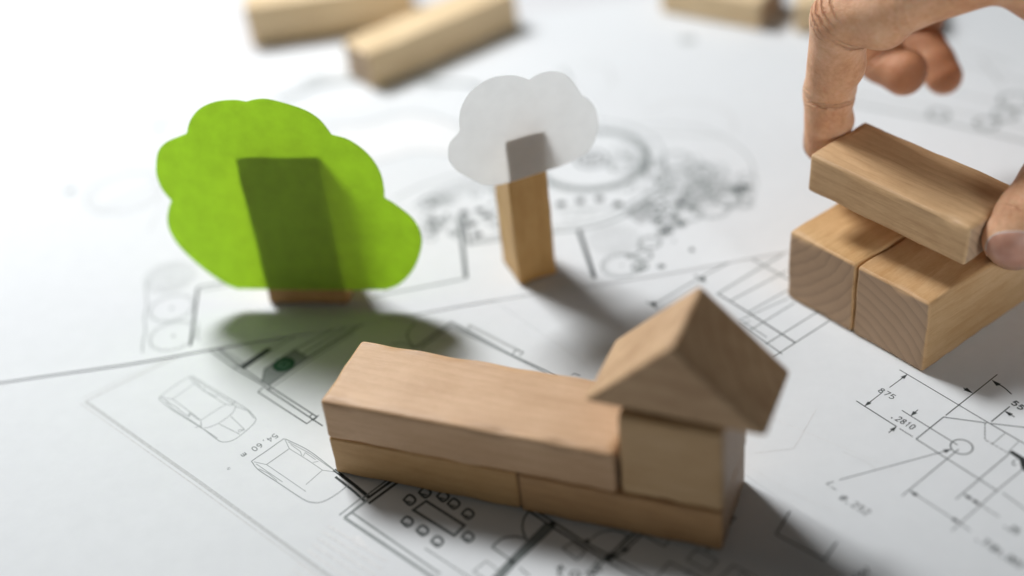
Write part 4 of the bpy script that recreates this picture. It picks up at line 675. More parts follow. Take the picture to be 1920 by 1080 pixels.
def ink(g, tint=(.86, 1.0, .98)):
    k = (round(g, 3), tint)
    if k not in _ink:
        m, nt, b = nodes('printed_ink'); n = N(nt)
        co = n('ShaderNodeTexCoord').outputs['Object']
        a = n('ShaderNodeTexNoise', {'Vector': co, 'Scale': 900., 'Detail': 3.}).outputs['Fac']
        q = min(1, g*1.6); tn = tint if tint[0] < .5 else tuple(t+(1-t)*q for t in tint)
        lo = tuple(min(.8, g*t*.92) for t in tn); hi = tuple(min(.82, g*t*1.1+.005) for t in tn)
        nt.links.new(n.ramp(a, [(.3, lo), (.7, hi)]), b.inputs['Base Color'])
        b.inputs['Roughness'].default_value = .7; b.inputs['Specular IOR Level'].default_value = .2
        _ink[k] = m
    return _ink[k]
m_table = paper('white_table', (.66, .66, .67), rough=.5, mottle=.02)
m_paper = paper('drawing_paper', (.71, .725, .735), rough=.68, mottle=.015, grain=.3, wave=.35)
m_green = paper('green_card', (.64, .86, .14), rough=.8, trans=.66, mottle=.05, grain=.5)
m_white = paper('white_card', (.90, .91, .91), rough=.8, trans=.67, mottle=.02, grain=.5)
# ------------------------------------------------------------------ table and sheets
def front_y(x):                                   # front edge of the garden plan
    P = DATA['Bf']
    for a, b_ in zip(P, P[1:]):
        if a[0] <= x <= b_[0]: return a[1]+(b_[1]-a[1])*(x-a[0])/(b_[0]-a[0])
    return P[0][1] if x < P[0][0] else P[-1][1]
def zB(x, y):                                     # the garden plan does not lie quite flat: its front edge lifts
    d = max(0., y-front_y(x)); t = max(0., 1-d/1.1)
    return .004+(.028+.012*min(1, max(0, (-8-x)/12)))*t*t*(.8+.2*math.sin(x*.35))
def zC(x, y): return 0.
def zA(x, y): return -.012
def sheet(name, pts_fn, zf, label, mat=m_paper):
    V, F = pts_fn()
    nv = len(V); top = [(x, y, zf(x, y)) for x, y in V]; bot = [(x, y, zf(x, y)-.008) for x, y in V]
    from collections import Counter
    e = Counter()
    for f in F:
        for a, b_ in zip(f, f[1:]+f[:1]): e[(a, b_)] += 1
    faces = [tuple(f) for f in F]+[tuple(v+nv for v in reversed(f)) for f in F]
    for (a, b_) in e:
        if (b_, a) not in e: faces.append((b_, a, a+nv, b_+nv))
    o = mesh_obj(name, top+bot, faces, mat)
    o['label'] = label; o['category'] = 'paper sheet'
    return o
def quad_sheet(c):
    return lambda: ([tuple(p) for p in c], [[0, 1, 2, 3]])
def garden_pts():
    xs = np.linspace(-38, 34, 181); ds = [0, .08, .18, .3, .45, .62, .8, 1.0, 2., 5., 10.]
    V = []; 
    for x in xs:
        y0 = front_y(x); far = 64.215+(x+8.38)*.1017
        for d in ds: V.append((x, y0+d))
        V.append((x, far))
    k = len(ds)+1; F = []
    for i in range(len(xs)-1):
        for j in range(k-1): a = i*k+j; F.append([a, a+k, a+k+1, a+1])
    return V, F
tab = mesh_obj('table', [(-140, -60, -.03), (140, -60, -.03), (140, 160, -.03), (-140, 160, -.03), (-140, -60, -3), (140, -60, -3), (140, 160, -3), (-140, 160, -3)],
    [(0, 1, 2, 3), (7, 6, 5, 4), (4, 5, 1, 0), (5, 6, 2, 1), (6, 7, 3, 2), (7, 4, 0, 3)], m_table)
tag(tab, 'plain white table lying under all the drawings', 'table')
sA = sheet('floor_plan_sheet', quad_sheet([(-30, 14), (22, 3), (26, 44), (-27, 47)]), zA, 'large floor plan sheet with two drawn cars, lying under the wooden house')
dC = Vector((7.834+.747, 28.815-41.152)).normalized(); pC = Vector((-.747, 41.152)); nC = Vector((-dC.y, dC.x))
c0 = pC-dC*3.; c1 = pC+dC*26; sC = sheet('mechanical_drawing_sheet', quad_sheet([(c0.x, c0.y), (c1.x, c1.y), (c1.x+nC.x*30, c1.y+nC.y*30), (c0.x+nC.x*30, c0.y+nC.y*30)]), zC, 'engineering drawing with dimensions 875 and .2810 and a small circle, beside the wooden house')
sB = sheet('garden_plan_sheet', garden_pts, zB, 'garden plan with round fountain and drawn trees, under both paper trees')
# ------------------------------------------------------------------ printed drawing
GL = {'0': [[(.1,.5),(.12,.2),(.25,.02),(.4,.02),(.53,.2),(.55,.5),(.53,.8),(.4,.98),(.25,.98),(.12,.8),(.1,.5)]],
 '1': [[(.2,.78),(.36,1),(.36,0)]], '2': [[(.1,.78),(.16,.93),(.32,1),(.48,.93),(.54,.76),(.46,.56),(.1,0),(.56,0)]],
 '3': [[(.1,.9),(.3,1),(.5,.88),(.5,.65),(.3,.53),(.52,.42),(.54,.15),(.32,0),(.1,.1)]],
 '4': [[(.44,0),(.44,1),(.06,.32),(.58,.32)]], '5': [[(.52,1),(.16,1),(.12,.56),(.32,.64),(.5,.54),(.56,.32),(.48,.1),(.3,0),(.1,.1)]],
 '6': [[(.48,.95),(.28,.9),(.13,.6),(.1,.3),(.2,.06),(.36,0),(.52,.1),(.55,.3),(.46,.5),(.3,.55),(.14,.42)]],
 '7': [[(.08,1),(.56,1),(.26,0)]], '8': [[(.32,.54),(.14,.66),(.13,.87),(.32,1),(.51,.87),(.5,.66),(.32,.54),(.1,.38),(.1,.14),(.32,0),(.54,.14),(.54,.38),(.32,.54)]],
 '.': [[(.2,0),(.28,0),(.28,.08),(.2,.08),(.2,0)]], ',': [[(.26,.1),(.2,-.14)]], ' ': [], '°': [[(.1,.85),(.2,.97),(.32,.85),(.2,.73),(.1,.85)]],
 'm': [[(.06,0),(.06,.62)],[(.06,.45),(.18,.62),(.3,.5),(.3,0)],[(.3,.45),(.42,.62),(.56,.5),(.56,0)]],
 'x': [[(.1,0),(.5,.6)],[(.1,.6),(.5,0)]], 's': [[(.5,.5),(.3,.62),(.12,.5),(.2,.36),(.44,.26),(.5,.1),(.3,0),(.1,.1)]], 'c': [[(.52,.5),(.32,.62),(.12,.45),(.1,.2),(.3,0),(.52,.1)]],
 't': [[(.3,1),(.3,.1),(.42,0),(.54,.04)],[(.1,.66),(.52,.66)]], 'o': [[(.1,.3),(.16,.08),(.32,0),(.5,.08),(.55,.3),(.5,.54),(.32,.62),(.16,.54),(.1,.3)]],
 'W': [[(0,1),(.16,0),(.32,.7),(.48,0),(.64,1)]], '±': [[(.1,.6),(.54,.6)],[(.32,.82),(.32,.38)],[(.1,.2),(.54,.2)]],
 'Ø': [[(.06,.4),(.12,.14),(.32,0),(.52,.14),(.58,.4),(.52,.66),(.32,.8),(.12,.66),(.06,.4)],[(.02,-.06),(.62,.88)]]}
def build_print(sheet_obj, items, zf):
    groups = {}; cur = [None]
    def addto(key): return groups.setdefault(cur[0], {}).setdefault(key, ([], []))
    def ribbon(key, pts, w, zoff, step=.6):
        V, F = addto(key)
        P = []
        for a, b_ in zip(pts, pts[1:]):
            L = math.hypot(b_[0]-a[0], b_[1]-a[1]); k = max(1, int(L/step)) if zf is zB else 1
            for i in range(k): P.append((a[0]+(b_[0]-a[0])*i/k, a[1]+(b_[1]-a[1])*i/k))
        P.append(tuple(pts[-1]))
        n = len(P); base = len(V); rnd = random.Random(n*7+int(w*1e4))
        closed = n > 3 and math.hypot(P[0][0]-P[-1][0], P[0][1]-P[-1][1]) < 1e-4
        for i, p in enumerate(P):
            a = P[i-1] if i > 0 else (P[-2] if closed else None); b_ = P[i+1] if i < n-1 else (P[1] if closed else None)
            def nrm(u, v):
                L = math.hypot(v[0]-u[0], v[1]-u[1]) or 1; return (-(v[1]-u[1])/L, (v[0]-u[0])/L)
            if a and b_:
                n1, n2 = nrm(a, p), nrm(p, b_); mx, my = n1[0]+n2[0], n1[1]+n2[1]; L = math.hypot(mx, my) or 1; mx, my = mx/L, my/L
                s = 1/max(.5, mx*n1[0]+my*n1[1])
            else: mx, my = nrm(a, p) if a else nrm(p, b_); s = 1
            ww = w*.5*s
            for sg in (1, -1):
                x, y = p[0]+mx*ww*sg, p[1]+my*ww*sg; V.append((x, y, zf(x, y)+zoff))
        for i in range(n-1): q = base+2*i; F.append((q+1, q+3, q+2, q))
    def poly(key, pts, zoff):
        V, F = addto(key); base = len(V)
        pts = [tuple(p) for p in pts]
        ar = sum(a[0]*b_[1]-a[1]*b_[0] for a, b_ in zip(pts, pts[1:]+pts[:1]))
        if ar < 0: pts.reverse()
        for x, y in pts: V.append((x, y, zf(x, y)+zoff))
        F.append(tuple(range(base, base+len(pts))))
    for i, it in enumerate(items):
        kind, g, w, pts, ex, cur[0] = it
        zo = .0022+.00055*(i % 24)*.25
        w = max(w, .012)
        if kind == 'line':
            if ex:
                for a, b_ in zip(pts, pts[1:]):
                    L = math.hypot(b_[0]-a[0], b_[1]-a[1]); k = max(1, round(L/ex))
                    for j in range(k):
                        t0, t1 = (j+.12)/k, (j+.85)/k
                        ribbon(g, [(a[0]+(b_[0]-a[0])*t, a[1]+(b_[1]-a[1])*t) for t in (t0, t1)], w, zo)
            else: ribbon(g, pts, w, zo)
        elif kind == 'fill': poly(g, pts, zo-.0012)
        elif kind in ('circle', 'disc'):
            r, wav, nw = ex; c = pts[0]; k = 56
            P = []
            for j in range(k+1):
                t = 2*math.pi*(j % k)/k; rr = r*(1+wav*abs(math.sin(nw*t/2))) if nw else r
                P.append((c[0]+rr*math.cos(t), c[1]+rr*math.sin(t)))
            if kind == 'circle': ribbon(g, P, w, zo)
            else: poly(g, P[:-1], zo)
        elif kind == 'arrow':
            tip, tail = Vector(pts[0]), Vector(pts[1]); d = (tail-tip).normalized(); nn = Vector((-d.y, d.x)); hl = ex*1.7
            b0 = tip+d*hl
            poly(g, [tip, b0+nn*ex*.5, b0-nn*ex*.5], zo); ribbon(g, [tuple(tip+d*hl*.8), tuple(tail)], w, zo)
        elif kind == 'text':
            txt, h = ex; a, b_ = Vector(pts[0]), Vector(pts[1]); L = (b_-a).length; d = (b_-a).normalized(); up = Vector((-d.y, d.x))
            adv = L/max(1, len(txt)); sx = adv/.72
            for j, ch in enumerate(txt):
                for st in GL[ch]: ribbon(g, [tuple(a+d*(j*adv+x*sx)+up*y*h) for x, y in st], w, zo)
        elif kind == 'plant':
            c = pts[0]; r = ex[0]; P = []
            for j in range(72):
                t = 2*math.pi*j/72; rr = r*(1+.09*abs(math.sin(9*t)))
                P.append((c[0]+rr*math.cos(t), c[1]+rr*math.sin(t)))
            poly('green', P, .0070)
            for j in range(13):
                t = 2*math.pi*j/13+.2; ribbon('pale', [(c[0]+r*.25*math.cos(t), c[1]+r*.25*math.sin(t)), (c[0]+r*.72*math.cos(t+.15), c[1]+r*.72*math.sin(t+.15))], .018, .0090)
            for j in range(26):
                t = 2*math.pi*j/26; ribbon('deep', [(c[0]+r*.7*math.cos(t), c[1]+r*.7*math.sin(t)), (c[0]+r*1.05*math.cos(t+.1), c[1]+r*1.05*math.sin(t+.1))], .02, .0080)
    for pname, gr in groups.items():
        V, F, I, M = [], [], [], []
        for gi, (key, (v, f)) in enumerate(gr.items()):
            b0 = len(V); V += v; F += [tuple(q+b0 for q in t) for t in f]; I += [gi]*len(f)
            M.append(ink(.09, (.12, 1., .45)) if key == 'green' else ink(.03, (.1, 1., .4)) if key == 'deep' else ink(.3, (.5, 1., .7)) if key == 'pale' else ink(key))
        o = mesh_obj(pname.split('#')[0], V, F, M, sheet_obj, idx=I)
        if pname in ('printed_lines', 'printed_planting', 'printed_text'): tag(o, kind='stuff')
build_print(sA, DATA['A'], zA); build_print(sC, DATA['C'], zC); build_print(sB, DATA['B'], zB)
# ------------------------------------------------------------------ wooden blocks
def rounded_box(name, L, W, H, mat, loc, rz=0., r=.13, seed=1, rot=None, chips=.6, standing=False):
    """local x is the grain; origin at the block's base corner"""
    def ticks(s):
        k = max(2, int((s-2*r)/.22)); return [0, r*.25, r*.5, r*.75]+list(np.linspace(r, s-r, k+1))+[s-r*.75, s-r*.5, s-r*.25, s]
    T = [ticks(L), ticks(W), ticks(H)]; S = (L, W, H)
    verts, faces, idx = [], [], {}
    def vid(p):
        k = tuple(round(c, 4) for c in p)
        if k not in idx:
            idx[k] = len(verts); verts.append(k)
        return idx[k]
    for ax in range(3):
        u, v = (ax+1) % 3, (ax+2) % 3
        for side in (0, 1):
            for i in range(len(T[u])-1):
                for j in range(len(T[v])-1):
                    q = []
                    for a, b_ in ((i, j), (i+1, j), (i+1, j+1), (i, j+1)):
                        p = [0, 0, 0]; p[ax] = S[ax]*side; p[u] = T[u][a]; p[v] = T[v][b_]; q.append(vid(p))
                    faces.append(tuple(q if side else reversed(q)))
    out = []
    for p in verts:
        q = [min(max(c, r), s-r) for c, s in zip(p, S)]; d = Vector([a-b_ for a, b_ in zip(p, q)])
        nz = sum(abs(c) > 1e-5 for c in d); n = d.normalized()
        P = Vector(q)+n*r
        s = Vector(p)+Vector((seed*11.3, seed*5.1, seed*2.7))
        P += n*(.012*noise.noise(s*.7))
        if nz >= 2:
            c = noise.noise(s*Vector((2.2, 3.2, 3.2)))
            P -= n*(.040*noise.noise(s*1.1)+chips*max(0, c-.36)*.17)
        out.append(P)
    o = mesh_obj(name, [tuple(p) for p in out], faces, mat, smooth=True)
    if rot is not None: o.matrix_world = Matrix.Translation(Vector(loc)*CM) @ rot.to_4x4()
    else: o.location = Vector(loc)*CM; o.rotation_euler = (0, 0, rz)
    return o
V_ = DATA['V']; e = .006
def ploc(x, y, a, u, v, z): return (x+math.cos(a)*u-math.sin(a)*v, y+math.sin(a)*u+math.cos(a)*v, z)
sa = V_['sa']; st = lambda u, v, z: ploc(V_['sx'], V_['sy'], sa, u, v, z)
t1, t2 = V_['t1'], V_['t2']
o = rounded_box('flat_block', V_['Lj']-.02, V_['W'], t1-e, wood('maple_slab_a', 1.7), st(0, 0, .012), sa+.004, seed=1, r=.1)
tag(o, 'bottom left slab of the stacked wooden house, nearest the drawn cars', 'wooden block', 'blocks stacked into the house')
o = rounded_box('flat_block', V_['L']-V_['Lj']-.02, V_['W'], t1-e, wood('maple_slab_b', 2.9, light=(.58, .34, .16), dark=(.38, .20, .085)), st(V_['Lj']+.02, -.03, .012), sa, seed=2, r=.1)
tag(o, 'bottom right slab of the stacked wooden house, directly under the cube', 'wooden block', 'blocks stacked into the house')
o = rounded_box('flat_block', V_['Lt'], V_['W']+.02, t2-.004, wood('maple_slab_c', 4.4, light=(.70, .455, .27), dark=(.50, .29, .15), rough=.38, contrast=1.05), st(-.01, -.01, t1+.012), sa-.002, seed=3, r=.15)
tag(o, 'long slab forming the low flat wing on top, left of the cube', 'wooden block', 'blocks stacked into the house')
o = rounded_box('cube_block', V_['L']-V_['Lt']-.1, V_['W']-.04, 3.08, wood('maple_cube', 5.3, light=(.64, .43, .235), dark=(.47, .275, .12)), st(V_['Lt']+.10, .05, t1+.012), sa-.012, seed=4, r=.16)
tag(o, 'square wooden cube carrying the pointed roof of the house', 'wooden block', 'blocks stacked into the house')
def prism(name, B, D, H, mat, loc, rz, r=.14):
    bm = bmesh.new()
    vs = [bm.verts.new((x*CM, y*CM, z*CM)) for y in (0, D) for x, z in ((0, 0), (B, 0), (B/2, H))]
    for f in ((0, 1, 2), (5, 4, 3), (0, 3, 4, 1), (1, 4, 5, 2), (2, 5, 3, 0)): bm.faces.new([vs[i] for i in f])
    bmesh.ops.bevel(bm, geom=list(bm.edges), offset=r*CM, segments=4, profile=.5, affect='EDGES')
    bmesh.ops.recalc_face_normals(bm, faces=bm.faces)
    me = bpy.data.meshes.new(name); bm.to_mesh(me); bm.free(); me.materials.append(mat)
    me.polygons.foreach_set('use_smooth', [True]*len(me.polygons))
    o = bpy.data.objects.new(name, me); col.objects.link(o)
    md = o.modifiers.new('normals', 'WEIGHTED_NORMAL'); md.keep_sharp = False
    o.location = Vector(loc)*CM; o.rotation_euler = (0, 0, rz); return o
RF = DATA['roof']
o = prism('prism_block', RF[3], RF[4], RF[5], wood('maple_roof', 6.6, light=(.64, .43, .25), dark=(.36, .20, .10), cy=3.5, cz=-1.5, step=.42, contrast=1.5), (RF[0], RF[1], t1+3.1+.02), RF[2])
tag(o, 'triangular wooden prism set as the pointed roof on the cube', 'wooden block', 'blocks stacked into the house')
ba = V_['ba']; bb = lambda u, v, z: ploc(V_['bx'], V_['by'], ba, u, v, z)
Rz = Matrix.Rotation(ba+math.pi/2, 3, 'Z')        # local x (grain) runs along the pair's depth
def pair(u1, w, seed, label, L, cy, cz, mt):
    o = rounded_box('square_block', L, w, V_['bh'], mt, bb(u1, 0, .012), seed=seed, rot=Rz, r=.13)
    tag(o, label, 'wooden block', 'pair of square bars under the held block')
pair(0, V_['bw'], 7, 'square wooden block nearer the engineering dimensions, lying against its twin under the held block', 6.5, 0, 0, wood('maple_bar_a', 7.7, cy=3.9, cz=-2.6, step=.42, light=(.63, .41, .22)))
pair(-V_['bw']-V_['gap'], V_['bw2'], 8, 'square wooden block nearer the white paper tree, lying against its twin under the held block', 6.4, 0, 0, wood('maple_bar_b', 8.8, cy=4.4, cz=4.2, step=.4, light=(.68, .44, .22), contrast=1.2))
ho, hR = DATA['held']
o = rounded_box('flat_block', 6.34, 3., 1.5, wood('maple_held', 9.1, light=(.62, .41, .225), dark=(.42, .25, .12), contrast=1.5), ho, seed=9, rot=Matrix(hR), r=.13, chips=1.3)
tag(o, 'flat wooden block pinched between finger and thumb above the pair of bars', 'wooden block')
# blocks in the background, wood paled in colour for the glare over them
o = rounded_box('square_block', 9.0, 2.3, 1.9, wood('maple_back_glare_a', 11.2, light=(.84, .66, .42), dark=(.66, .47, .26), contrast=.7), (-5.53, 58.92, .02), math.atan2(5.14, 7.44), seed=11, r=.16)
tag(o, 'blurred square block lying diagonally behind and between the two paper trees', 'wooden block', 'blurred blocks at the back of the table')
o = rounded_box('square_block', 8.6, 3., 2.2, wood('maple_back_glare_b', 12.4, light=(.84, .66, .42), dark=(.66, .47, .26), contrast=.7), (-11.95, 65.1, .02), .07, seed=12, r=.16)
tag(o, 'blurred glare-paled block farthest behind the green tree, partly hidden by the diagonal block', 'wooden block', 'blurred blocks at the back of the table')
o = rounded_box('flat_block', 5.5, 3., 1.5, wood('maple_back_glare_c', 13.1, light=(.84, .66, .42), dark=(.66, .47, .26), contrast=.7), ploc(13.4, 60.6, math.atan2(-3.2, 4.25), -5.4, 0, .02), math.atan2(-3.2, 4.25), seed=13, r=.16)
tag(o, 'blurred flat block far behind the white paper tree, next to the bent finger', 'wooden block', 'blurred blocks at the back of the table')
o = rounded_box('square_block', 6.3, 3., 1.5, wood('maple_back_glare_d', 14.6, light=(.84, .66, .42), dark=(.66, .47, .26), contrast=.7), (15.0, 59.9, .02), -.25, seed=14, r=.16)
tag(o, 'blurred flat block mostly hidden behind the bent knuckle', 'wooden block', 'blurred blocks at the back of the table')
# ------------------------------------------------------------------ paper trees
def empty(name, loc, rz, label, cat, group=None):
    o = bpy.data.objects.new(name, None); col.objects.link(o); o.location = Vector(loc)*CM; o.rotation_euler = (0, 0, rz); o.empty_display_size = .01
    return tag(o, label, cat, group)
def crown(name, pts, mat, parent, th=.028, bend=.0):
    bm = bmesh.new(); cx = sum(p[0] for p in pts)/len(pts)
    vs = [bm.verts.new((u*CM, -.022*CM, z*CM)) for u, z in pts]
    f = bm.faces.new(vs); bm.normal_update()
    if f.normal.y > 0: f.normal_flip()
    ex = bmesh.ops.extrude_face_region(bm, geom=[f])
    for v in [g for g in ex['geom'] if isinstance(g, bmesh.types.BMVert)]: v.co.y -= th*CM
    bmesh.ops.recalc_face_normals(bm, faces=bm.faces)
    me = bpy.data.meshes.new(name); bm.to_mesh(me); bm.free(); me.materials.append(mat)
    o = bpy.data.objects.new(name, me); col.objects.link(o); o.parent = parent; return o
def trunk(parent, w, d, h, mat, seed):
    o = rounded_box('trunk', h, d, w, mat, (0, 0, 0), seed=seed, r=.08)
    o.parent = parent                              # grain upright: local x -> up, local z -> -x
    o.matrix_local = Matrix(((0, 0, -1, w*CM), (0, 1, 0, 0), (1, 0, 0, .01*CM), (0, 0, 0, 1)))
    return o
tg = empty('paper_tree', (V_['gx'], V_['gy'], .05), V_['ga'], 'big tree of green card with a lobed crown glued to a wooden block trunk', 'toy tree', 'paper trees standing on the garden plan')
trunk(tg, V_['gw'], V_['gd'], V_['gh'], wood('pine_trunk_wide', 15.5, light=(.60, .36, .15), dark=(.46, .24, .08)), 15)
crown('crown', [(u, z-.05) for u, z in DATA['gw']], m_green, tg)
tw = empty('paper_tree', (V_['tx'], V_['ty'], .02), V_['ta'], 'small tree of white card shaped like a cloud on a slim wooden trunk', 'toy tree', 'paper trees standing on the garden plan')
trunk(tw, V_['tw'], V_['td'], V_['th'], wood('pine_trunk_slim', 16.3, light=(.66, .42, .17), dark=(.50, .27, .08), step=.45, contrast=1.2), 16)
crown('crown', [(u, z-.02) for u, z in DATA['ww']], m_white, tw)
# ------------------------------------------------------------------ the hand
HD = DATA['hand']; h = .065
ch = {k: [np.array(p) for p in v] for k, v in HD['ch'].items()}
lo = np.array([8.8, 31.4, 1.8]); hi = np.array([31., 48.5, 17.])
ax = [np.arange(a, b_, h, dtype=np.float32) for a, b_ in zip(lo, hi)]
X, Y, Z = np.meshgrid(*ax, indexing='ij', sparse=True)
def cone(a, b_, xyz=None):
    x, y, z = xyz if xyz else (X, Y, Z)
    A, B_ = a[:3], b_[:3]; ra, rb = a[3], b_[3]; d = B_-A; L2 = d@d
    t = np.clip(((x-A[0])*d[0]+(y-A[1])*d[1]+(z-A[2])*d[2])/L2, 0, 1)
    return np.sqrt((x-A[0]-t*d[0])**2+(y-A[1]-t*d[1])**2+(z-A[2]-t*d[2])**2)-(ra+(rb-ra)*t)
def ball(c, r, xyz=None):
    x, y, z = xyz if xyz else (X, Y, Z)
    return np.sqrt((x-c[0])**2+(y-c[1])**2+(z-c[2])**2)-r
def smin(a, b_, k):
    hh = np.clip(.5+.5*(b_-a)/k, 0, 1); return b_+(a-b_)*hh-k*hh*(1-hh)
def unit(v): return v/np.linalg.norm(v)
def frame(c, i, j):                                # bend side of a joint: the palmar side lies towards the chord
    return unit(c[j][:3]-c[i][:3])
def finger_field(name, xyz):
    c = ch[name]; d = None
    for i in range(len(c)-1):
        q = cone(c[i], c[i+1], xyz); d = q if d is None else smin(d, q, .22)
    for i in range(1, len(c)-1):                   # joints: a fold on the inside of the bend, a knuckle outside
        a, p, b_ = c[i-1][:3], c[i][:3], c[i+1][:3]
        u, v = unit(p-a), unit(b_-p); inn = (v-u)
        if np.linalg.norm(inn) < .12: continue
        inn = unit(inn); r = c[i][3]; t = unit(u+v)
        x, y, z = xyz
        s = (x-p[0])*t[0]+(y-p[1])*t[1]+(z-p[2])*t[2]
        w = (x-p[0])*inn[0]+(y-p[1])*inn[1]+(z-p[2])*inn[2]
        m = np.clip(w/r*1.3+.1, 0, 1)
        d = d+m*(.07*np.exp(-(s/.10)**2)-.02*np.exp(-((s-.45)/.25)**2)-.02*np.exp(-((s+.45)/.25)**2))*np.exp(-(np.maximum(d, 0)/.6)**2)
        if name == 'thumb': continue
        mk = np.clip(-w/r-.2, 0, 1)
        d = d+mk*.022*(np.sin(s*23)*np.exp(-(s/.42)**2))-mk*.05*np.exp(-(s/.5)**2)
    return d
F3 = None
def box_of(c, pad=2.6):
    P = np.array([p[:3] for p in c]); a = np.maximum(((P.min(0)-pad-lo)/h).astype(int), 0); b_ = np.minimum(((P.max(0)+pad-lo)/h).astype(int)+1, [len(q) for q in ax])
    return tuple(slice(i, j) for i, j in zip(a, b_))
F3 = np.full([len(q) for q in ax], 9., np.float32)
def put(c, fn, k):
    s = box_of(c); xyz = (X[s[0]], Y[:, s[1]], Z[:, :, s[2]])
    F3[s] = smin(F3[s], fn(xyz).astype(np.float32), k)
for a, b_ in HD['palm']:
    a, b_ = np.array(a), np.array(b_); put([a, b_], lambda xyz: cone(a, b_, xyz), .5)
for nm in ('little', 'ring', 'middle', 'index', 'thumb'):
    put(ch[nm], lambda xyz: finger_field(nm, xyz), .12 if nm in ('ring', 'middle') else .3)
for c, r, k in HD['pads']:
    put([np.array(c)], lambda xyz: ball(c, r, xyz), k)
# keep the skin off the wood it presses: flatten where it touches the held block
Rm = np.array(hR); bo = np.array(ho); s = tuple(slice(None) for _ in range(3))
ux = (X-bo[0])*Rm[0, 0]+(Y-bo[1])*Rm[1, 0]+(Z-bo[2])*Rm[2, 0]
uy = (X-bo[0])*Rm[0, 1]+(Y-bo[1])*Rm[1, 1]+(Z-bo[2])*Rm[2, 1]
uz = (X-bo[0])*Rm[0, 2]+(Y-bo[1])*Rm[1, 2]+(Z-bo[2])*Rm[2, 2]
bx = np.maximum(np.maximum(np.abs(ux-3.17)-3.17, np.abs(uy-1.5)-1.5), np.abs(uz-.75)-.75)
F3 = np.maximum(F3, (.012-bx).astype(np.float32))
def surface_nets(F, org, h):
    S = F < 0; nx, ny, nz = F.shape
    cs = [S[i:nx-1+i, j:ny-1+j, k:nz-1+k] for i in (0, 1) for j in (0, 1) for k in (0, 1)]
    cnt = sum(c.astype(np.uint8) for c in cs); act = (cnt > 0) & (cnt < 8)
    I = np.argwhere(act); vid = np.full(act.shape, -1, np.int32); vid[act] = np.arange(len(I))
    pos = np.zeros((len(I), 3)); num = np.zeros(len(I))
    corners = [(i, j, k) for i in (0, 1) for j in (0, 1) for k in (0, 1)]
    val = {c: F[I[:, 0]+c[0], I[:, 1]+c[1], I[:, 2]+c[2]] for c in corners}
    for c in corners:
        for a in range(3):
            if c[a] == 0:
                d = list(c); d[a] = 1; d = tuple(d); v0, v1 = val[c], val[d]; m = (v0 < 0) != (v1 < 0)
                t = np.where(m, v0/np.where(m, v0-v1, 1), 0); p = np.array(c, float)[None].repeat(len(I), 0); p[:, a] += t
                pos[m] += p[m]; num += m
    pos = (I+pos/num[:, None])*h+org
    faces = []
    for a in range(3):
        b_, c = (a+1) % 3, (a+2) % 3
        sl0 = [slice(None)]*3; sl1 = [slice(None)]*3; sl0[a] = slice(0, -1); sl1[a] = slice(1, None)
        s0, s1 = S[tuple(sl0)], S[tuple(sl1)]; E = np.argwhere(s0 != s1)
        E = E[(E[:, b_] > 0) & (E[:, c] > 0) & (E[:, b_] < F.shape[b_]-1) & (E[:, c] < F.shape[c]-1)]
        def at(db, dc):
            q = E.copy(); q[:, b_] -= db; q[:, c] -= dc; return vid[q[:, 0], q[:, 1], q[:, 2]]
        Q = np.stack([at(1, 1), at(0, 1), at(0, 0), at(1, 0)], 1)
        fl = ~s0[E[:, 0], E[:, 1], E[:, 2]]; Q[fl] = Q[fl][:, ::-1]; faces.append(Q)
    return pos, np.concatenate(faces)
F3[-1] = np.maximum(F3[-1], .5); F3[0] = np.maximum(F3[0], .5); F3[:, -1] = np.maximum(F3[:, -1], .5); F3[:, :, -1] = np.maximum(F3[:, :, -1], .5)
pos, fc = surface_nets(F3, lo, h)
cen = pos.mean(0)
def joint(name, i):
    c = ch[name]; a, p, q = c[i-1][:3], c[i][:3], c[i+1][:3]; u, v = unit(p-a), unit(q-p); return p, unit(u+v), unit(v-u), c[i][3]
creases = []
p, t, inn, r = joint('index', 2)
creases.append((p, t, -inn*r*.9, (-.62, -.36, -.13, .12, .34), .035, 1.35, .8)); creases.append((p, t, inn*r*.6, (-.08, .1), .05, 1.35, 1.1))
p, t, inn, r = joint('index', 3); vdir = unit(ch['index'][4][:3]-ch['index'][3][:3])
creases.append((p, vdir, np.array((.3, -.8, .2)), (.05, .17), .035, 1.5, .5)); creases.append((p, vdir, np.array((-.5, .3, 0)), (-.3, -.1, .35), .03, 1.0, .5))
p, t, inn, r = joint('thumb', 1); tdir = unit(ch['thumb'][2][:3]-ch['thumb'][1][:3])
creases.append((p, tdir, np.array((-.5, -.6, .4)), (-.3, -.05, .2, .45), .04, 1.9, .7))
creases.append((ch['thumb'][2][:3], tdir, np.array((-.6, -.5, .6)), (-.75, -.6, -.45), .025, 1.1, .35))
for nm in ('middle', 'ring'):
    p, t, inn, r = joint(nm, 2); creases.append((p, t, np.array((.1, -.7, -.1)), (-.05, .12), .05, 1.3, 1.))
pads_red_shade = [ch['middle'][3][:3], ch['middle'][2][:3], ch['ring'][3][:3], ch['ring'][2][:3]]
